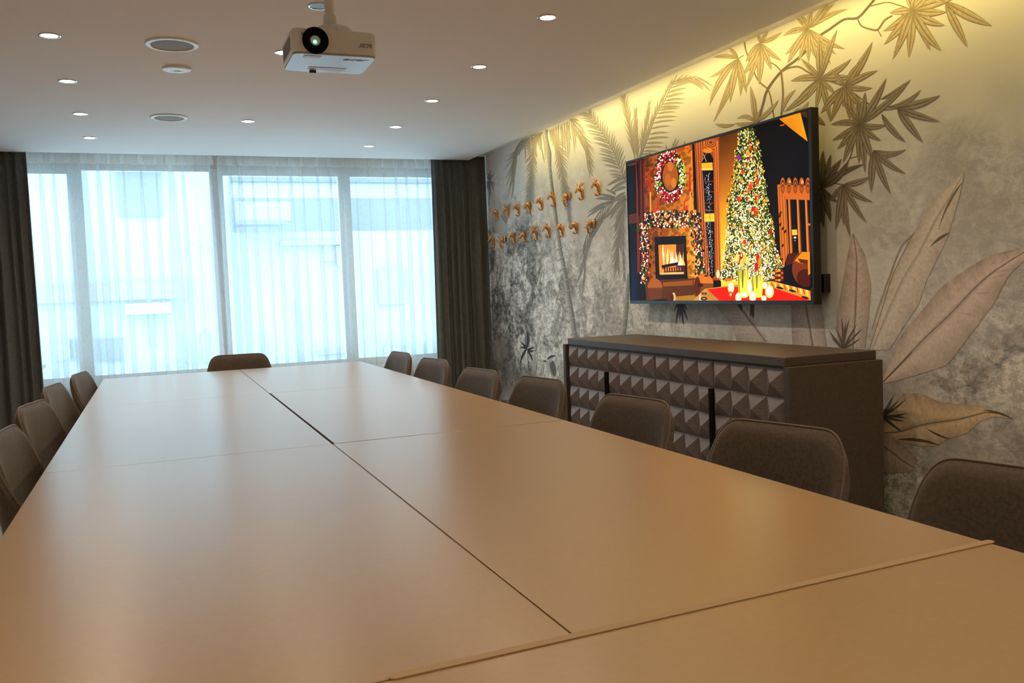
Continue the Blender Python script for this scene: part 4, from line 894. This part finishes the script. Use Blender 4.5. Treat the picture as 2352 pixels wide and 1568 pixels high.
# mount: a curved bracket, ball collar and a tube up to the ceiling
b = MB(); xm = 0.0
b.lathe([(0.0005, ph+.050), (0.03, ph+.050), (0.06, ph+.040), (0.085, ph+.016), (0.090, ph+.004), (0.086, ph+.004), (0.078, ph+.016), (0.05, ph+.036), (0.0005, ph+.042)], 32, M=Matrix.Translation((0.02, 0, 0)))
for a in (30, 150, 270): ca, sa = math.cos(math.radians(a)), math.sin(math.radians(a)); b.tube([(0.02+ca*.03, sa*.03, ph+.04), (0.02+ca*.10, sa*.10, ph+.012), (0.02+ca*.10, sa*.10, ph-.001)], .008, 8)
b.build('mount_bracket', M_white, pj)
b = MB(); b.lathe([(0.014, ph+.045), (0.024, ph+.055), (0.024, ph+.082), (0.020, ph+.090)], 24, M=Matrix.Translation((0.01, 0, 0))); b.build('mount_collar', M_white, pj)
b = MB(); b.lathe([(0.018, ph+.085), (0.018, CEIL-pc[2]-.012), (0.055, CEIL-pc[2]-.012), (0.060, CEIL-pc[2])], 24, M=Matrix.Translation((0.01, 0, 0))); b.build('mount_tube', M_white, pj)

# ------------------------------------------------------------------ copper animal head hooks
class Cast(MB):
    def tube(s, pts, rad, n=10, **kw):
        P = [Vector(p) for p in pts]; P = [2*P[0]-P[1]]+P+[2*P[-1]-P[-2]]; R = [rad[0]]+list(rad)+[rad[-1]]; op = []; orr = []
        for i in range(1, len(P)-2):
            for k in range(4):
                t = k/4; op.append(0.5*((2*P[i])+(P[i+1]-P[i-1])*t+(2*P[i-1]-5*P[i]+4*P[i+1]-P[i+2])*t*t+(3*P[i]-P[i-1]-3*P[i+1]+P[i+2])*t**3)); orr.append(R[i]+(R[i+1]-R[i])*t)
        op.append(P[-2]); orr.append(R[-2]); big_ = max(orr) > .0065
        MB.tube(s, op, [r*(1.3 if big_ else 1.12) for r in orr], max(n, 10), **kw)
        s.ball(op[-1], orr[-1]*(1.29 if big_ else 1.1)); s.ball(op[0], orr[0]*(1.29 if big_ else 1.1))
def animal(kind, nm, label):
    t = thing('animal_head_hook', label, 'wall hook', group='copper animal head wall hooks')
    b = Cast()
    hook = [(.007, 0, .004), (.011, 0, -.008), (.020, 0, -.012), (.030, 0, -.009), (.037, 0, .001)]
    if kind == 'elephant':
        b.lathe([(.0005, 0), (.016, 0), (.018, .004), (.016, .008), (.0005, .010)], 20, M=Matrix.Translation((0, 0, .055)) @ Matrix.Rotation(R90, 4, 'Y'))
        b.ball((.024, 0, .058), (.020, .017, .024)); b.ball((.034, 0, .068), (.013, .013, .012))
        b.tube([(.036, 0, .058), (.045, 0, .040), (.046, 0, .018), (.040, 0, .000), (.030, 0, -.010), (.022, 0, -.010), (.016, 0, -.002)], [.011, .0085, .007, .006, .005, .0045, .003], 10)
        for s in (-1, 1): b.tube([(.036, s*.010, .044), (.046, s*.012, .032), (.058, s*.012, .032), (.063, s*.010, .038)], [.004, .0032, .0025, .001], 8)
        b.build('head', M_copper, t)
        for s in (-1, 1):
            e = Cast()
            def ear(u, v, s=s):
                a = 2*math.pi*u; r = min(v*1.02, 1); return (.014+.010*math.sin(v*5)*.3+.004*math.cos(3*a), s*(.012+.022*(1+math.cos(a)*r)*.9), .060+.030*math.sin(a)*r)
            e.grid(ear, 16, 4, wrap=True)
            e.grid(lambda u, v, s=s: tuple(Vector(ear(u, v, s))-Vector((.004, 0, 0))), 16, 4, wrap=True)
            e.build('ear', M_copper, t)
        return t
    if kind == 'rhino':
        b.tube([(.004, 0, .004), (.007, 0, .025), (.012, 0, .046), (.024, 0, .054), (.036, 0, .050)], [.008, .013, .017, .016, .013], 12)
        b.tube([(.030, 0, .052), (.042, 0, .040), (.053, 0, .027), (.058, 0, .024)], [.013, .011, .009, .005], 12)
    elif kind == 'ram':
        b.tube([(.005, 0, .004), (.007, 0, .022), (.010, 0, .042), (.024, 0, .056), (.036, 0, .062)], [.008, .012, .014, .012, .010], 12)
        b.tube([(.034, 0, .064), (.042, 0, .056), (.050, 0, .044), (.053, 0, .040)], [.010, .008, .006, .004], 12)
    elif kind == 'horse':
        b.tube([(.006, 0, .004), (.008, 0, .022), (.011, 0, .042), (.024, 0, .060), (.036, 0, .066)], [.008, .011, .014, .013, .010], 12)
        b.tube([(.034, 0, .067), (.044, 0, .056), (.054, 0, .040), (.058, 0, .034)], [.0095, .008, .006, .005], 12)
        b.tube([(.008, 0, .056), (.018, 0, .072), (.030, 0, .079), (.038, 0, .077)], [.003, .004, .004, .002], 8)
    else:
        k = 1.0 if kind == 'giraffe' else .92
        b.tube([(.006, 0, .004), (.008, 0, .026), (.012, 0, .048), (.026, 0, .064*k), (.038, 0, .072*k)], [.008, .011, .013, .011, .009], 12)
        b.tube([(.036, 0, .074*k), (.046, 0, .062*k), (.056, 0, .046*k), (.060, 0, .040*k)], [.009, .0075, .006, .005], 12)
    b.tube(hook, [.008, .007, .006, .0048, .003], 10)
    b.ball((.005, 0, .012), (.005, .010, .016))
    b.build('head', M_copper, t)
    hz = {'rhino': .060, 'ram': .066, 'horse': .074, 'giraffe': .080, 'moose': .072}[kind]; hx = {'rhino': .030, 'ram': .034, 'horse': .030, 'giraffe': .034, 'moose': .034}[kind]
    for s in (-1, 1):
        e = Cast(); L = {'rhino': .014, 'horse': .012, 'giraffe': .016, 'moose': .012, 'ram': .008}[kind]; sp = .016 if kind == 'giraffe' else .007
        e.tube([(hx-.004, s*.006, hz), (hx-.008, s*(.006+sp*.6), hz+L*.6), (hx-.010, s*(.006+sp), hz+L)], [.0035, .0045, .001], 8); e.build('ear', M_copper, t)
    if kind == 'giraffe':
        for s in (-1, 1): e = Cast(); e.tube([(hx+.003, s*.004, hz), (hx+.001, s*.005, hz+.013), (hx, s*.005, hz+.020)], [.002, .0018, .0026], 8); e.build('horn', M_copper, t)
    if kind == 'rhino':
        e = Cast(); e.tube([(.056, 0, .030), (.064, 0, .034), (.070, 0, .046)], [.006, .004, .0008], 8); e.build('horn', M_copper, t)
        e = Cast(); e.tube([(.046, 0, .044), (.051, 0, .050), (.053, 0, .056)], [.004, .0025, .0006], 8); e.build('horn', M_copper, t)
    if kind == 'ram':
        for s in (-1, 1):
            e = Cast(); P = []; R = []
            for k in range(12): a = math.radians(110-k*26); r = .015-.0006*k; P.append((.026+r*math.cos(a), s*(.010+.0011*k), .064+r*math.sin(a))); R.append(.0062-.00045*k)
            e.tube(P, R, 8); e.build('horn', M_copper, t)
    if kind == 'moose':
        for s in (-1, 1):
            e = Cast(); e.tube([(.036, s*.004, .070), (.032, s*.016, .082), (.024, s*.034, .086), (.016, s*.046, .098), (.014, s*.048, .112)], [.003, .0036, .0034, .0026, .001], 8)
            for q in ((.032, .016, .082, .102), (.027, .028, .085, .108), (.021, .038, .090, .112)): e.tube([(q[0], s*q[1], q[2]), (q[0]+.004, s*(q[1]+.001), (q[2]+q[3])/2), (q[0]+.002, s*(q[1]-.001), q[3])], [.003, .0024, .0008], 8)
            e.build('antler', M_copper, t)
    return t
hooks = [('horse', 415, 880, 'copper horse head hook, leftmost of the upper row beside the dark curtain'), ('moose', 600, 838, 'copper antlered moose hook at the left end of the upper row, second in it'),
 ('ram', 780, 800, 'copper curly-horned ram hook in the upper row, just right of the left antlered moose'), ('rhino', 972, 745, 'copper rhinoceros head hook in the upper row of animals'),
 ('ram', 1185, 697, 'copper ram hook in the upper row beside the palm trunk, right of the rhinoceros'), ('giraffe', 1400, 630, 'copper giraffe hook hanging over the painted palm trunk in the upper row'),
 ('elephant', 1650, 628, 'copper elephant hook in the upper row, left of the large antlered moose'), ('moose', 1892, 515, 'copper antlered moose hook second from the right end of the upper row'),
 ('giraffe', 2175, 440, 'copper giraffe hook at the right end of the upper row, nearest the television'),
 ('giraffe', 350, 1340, 'copper long-eared animal hook at the far left of the lower row, touching the curtain edge'), ('elephant', 530, 1360, 'copper elephant hook in the lower row, second from the dark curtain'),
 ('horse', 708, 1288, 'copper horse head hook in the lower row'), ('rhino', 890, 1262, 'copper rhinoceros hook in the lower row between the horse and the antlered moose'),
 ('moose', 1095, 1222, 'copper antlered moose hook in the lower row'), ('giraffe', 1312, 1174, 'copper giraffe hook in the middle of the lower row, between the moose and the ram'),
 ('ram', 1545, 1160, 'copper curly-horned ram hook in the lower row'), ('rhino', 1790, 1108, 'copper rhinoceros hook in the lower row, second from its right end'),
 ('elephant', 2070, 1108, 'copper elephant hook at the right end of the lower row')]
protos = {}
for kind, zx, zy, lb in hooks:
    q = onx(fJ((zx, zy-30)), XW)
    if kind not in protos: o = protos[kind] = animal(kind, kind, lb); o.location = (XW, q.y, q.z); o.rotation_euler = (0, 0, math.pi)
    else: dup(protos[kind], (XW, q.y, q.z), math.pi, lb)

# ------------------------------------------------------------------ curtains
def drape(name, x0, x1, y, z0, z1, per, amp, m, label, seed, sx=0.0, rows=26, pinch=0.25, foot=1.0, head=None):
    r = random.Random(seed); n = max(8, int((x1-x0)/per*14)); ph = []; a = 0; st = (x1-x0)/n
    knots = [r.uniform(.72, 1.35) for _ in range(400)]; am = [r.uniform(.4, 1.35) for _ in range(400)]; dr = [r.uniform(-1, 1) for _ in range(400)]
    for i in range(n+1): ph.append(a); k = int(a/(2*math.pi)); a += 2*math.pi*st/per*knots[k % 400]
    vs_ = []
    for j in range(rows+1):
        v = j/rows; z = z1+(z0-z1)*v
        op = pinch+(1-pinch)*min(1, v*3.2)**.8
        for i in range(n+1):
            p = ph[i]; k = p/(2*math.pi); k0 = int(k); f_ = k-k0; A = am[k0 % 400]*(1-f_)+am[(k0+1) % 400]*f_; D = dr[k0 % 400]*(1-f_)+dr[(k0+1) % 400]*f_
            wob = D*.35*v*per
            x = x0+st*i + sx*op*per/(2*math.pi)*math.sin(p+.5)*A + wob*1.2*math.sin(v*2.2+k0)*.6
            x = x + (x-(x0+x1)/2)*(foot-1)*v
            yy = y + amp*op*A*math.cos(p) + amp*.35*op*math.cos(2.3*p+D*2)*v
            vs_.append((x, yy, z))
    W = n+1; fs = [(j*W+i, (j+1)*W+i, (j+1)*W+i+1, j*W+i+1) for j in range(rows) for i in range(n)]
    b = MB(); b.add(vs_, fs, 0, None, True); return b
def curtain(name, lab, x0, x1, seed, hx0, hx1, foot):
    t = thing(name, lab, 'curtain', ((x0+x1)/2, 0, 0)); cx = (x0+x1)/2
    b = drape(name, x0-cx, x1-cx, 7.80, 0.015, 2.497, 0.078, 0.030, M_cur, lab, seed, 0.5, 30, .45, foot); o = b.build('cloth', M_cur, t)
    m = o.modifiers.new('thickness', 'SOLIDIFY'); m.thickness = 0.002
    b = MB(); b.box(x0-cx, x1-cx, 7.785, 7.815, 2.4955, 2.5055, bev=.001); b.build('track', M_white, t)
curtain('blackout_curtain', 'dark charcoal pleated curtain at the left edge of the picture', -1.85, -0.845, 3, 0, 0, 1.03)
curtain('blackout_curtain', 'dark charcoal pleated curtain between the sheer curtain and the mural wall', 2.42, 2.938, 5, 0, 0, 1.02)
for x0, x1, seed, lb in ((-1.2, 0.535, 11, 'white sheer curtain covering the left half of the window'), (0.555, 2.75, 23, 'white sheer curtain covering the right half of the window')):
    t = thing('sheer_curtain', lb, 'curtain', ((x0+x1)/2, 0, 0), 0, None); cx = (x0+x1)/2
    o = drape('v', x0-cx, x1-cx, 7.93, 0.02, 2.40, 0.104, 0.026, M_sheer, lb, seed, 3.0, 40, .6).build('voile', M_sheer, t)
    tp = drape('t', x0-cx, x1-cx, 7.93, 2.40, 2.495, 0.104, 0.014, M_tape, lb, seed, 3.0, 3, .6).build('heading', M_tape, t)
    b = MB(); b.box(x0-cx, x1-cx, 7.92, 7.94, 2.4955, 2.5055, bev=.001); b.build('track', M_white, t)

# ------------------------------------------------------------------ courtyard outside
M_out = mat('pale_render_wall', (0.25, 0.335, 0.36), 0.9, bump=.1, bscale=20, var=.06, vscale=1)
M_outd = mat('outside_grey_glass', (0.11, 0.14, 0.15), 0.3, bump=.01)
M_outg = mat('outside_grey_panel', (0.21, 0.245, 0.25), 0.7, bump=.02)
M_outw = mat('outside_white', (0.44, 0.49, 0.50), 0.8, bump=.02)
M_brown = mat('outside_brown_rail', (0.20, 0.19, 0.185), 0.7, bump=.02)
M_leafg = mat('hedge_leaves', (0.16, 0.24, 0.11), 0.8, bump=.3, bscale=30, var=.4, vscale=6)
M_pave = mat('pale_paving', (0.74, 0.78, 0.80), 0.9, bump=.2, bscale=30, var=.08, vscale=3)
g_ = MB(); g_.box(-14, 20, YWIN+0.15, 40, -0.15, -0.05); struct(g_.build('ground', M_pave))
YO = 16.0
bl = thing('courtyard_building', 'pale building across the courtyard with a dark shuttered window, seen through the left sheer', 'building', (-2, YO, -.05))
def obox(px0, py0, px1, py1, m, nm, par, d=0.06, y=YO):
    a = ony((px0, py0), y); c_ = ony((px1, py1), y); L = par.location
    b = MB(); b.box(a.x-L.x, c_.x-L.x, y-d-L.y, y+0.02-L.y, max(c_.z, 0.0)-L.z, a.z-L.z); return b.build(nm, m, par)
a = ony((60, 300), YO); c_ = ony((520, 300), YO); b = MB(); b.box(-8, ony((522, 300), YO).x+2, 0, 2, 0, 5.5); b.build('wall', M_out, bl)
obox(268, 392, 373, 497, M_outd, 'window', bl); obox(262, 384, 378, 393, M_outw, 'lintel', bl, .14)
obox(60, 655, 430, 684, M_brown, 'rail_band', bl, .1)
for x0, x1 in ((122, 163), (166, 200), (222, 282)): obox(x0, 778, x1, 826, M_outd if x0 > 165 else M_outg, 'window', bl)
obox(343, 720, 356, 792, M_outg, 'downpipe', bl, .08); obox(420, 768, 433, 830, M_outg, 'door_frame', bl); obox(462, 765, 482, 830, M_outg, 'door_frame', bl)
obox(288, 698, 392, 718, M_outw, 'ledge', bl, .2)
b2 = thing('annex_building', 'pale annex with a flat canopy behind the right sheer curtain', 'building', (4.5, YO, -.05))
b = MB(); x0 = ony((522, 300), YO).x; b.box(x0-4.5, 7.8-4.5, 0.0, 2, 0, 2.45); b.build('wall', M_out, b2)
obox(538, 470, 660, 512, M_outg, 'canopy', b2, .5); obox(538, 512, 650, 520, M_outd, 'canopy_edge', b2, .52)
for x0, y0_, x1, y1_ in ((865, 618, 930, 697), (740, 560, 765, 600), (770, 565, 795, 610), (600, 760, 612, 830), (682, 690, 687, 840), (880, 795, 940, 815), (975, 785, 1000, 820), (730, 805, 800, 810)): obox(x0, y0_, x1, y1_, M_outg, 'window', b2)
obox(640, 555, 800, 562, M_outg, 'gutter', b2, .15)
b3 = thing('outside_building', 'taller side building with banded glass storeys at the upper right behind the sheer', 'building', (8.0, 22, -.05))
b = MB(); b.box(0, 8, -8, 0, 0, 12); b.build('wall', M_out, b3)
b4 = thing('outside_building', 'distant white building with grey window bands above the flat annex roof', 'building', (4.0, 21, -.05))
b = MB(); b.box(-3.6, 3.9, 0, 1.5, 0, 12); b.build('wall', M_outw, b4)
for k in range(8):
    z = 2.8+k*1.15
    b = MB(); b.box(-3.2, 3.6, -.06, 0.02, z, z+.78); b.build('window_band', M_outg, b4)
    b = MB(); b.box(-0.06, 0.02, -7.6, -1.3, z, z+.78); b.build('window_band', M_outg, b3)
hd = MB(); rr = random.Random(4)
for k in range(1500):
    x, y, z = rr.uniform(-4.2, -1.6), rr.uniform(14.3, 15.1), rr.uniform(-.02, .36)
    a = rr.random()*6.3; e = rr.uniform(-.8, .8); L = rr.uniform(.03, .07); u = Vector((math.cos(a), math.sin(a), e))*L; v_ = Vector((-math.sin(a), math.cos(a), rr.uniform(-.5, .5)))*L*.6
    c = Vector((x, y, z+.05)); hd.add([c-u, c+v_, c+u, c-v_], [(0, 1, 2, 3)])
h = hd.build('hedge', M_leafg); tag(h, 'low green planting outside at the foot of the building, seen at the lower left of the window', 'plants'); h['kind'] = 'stuff'
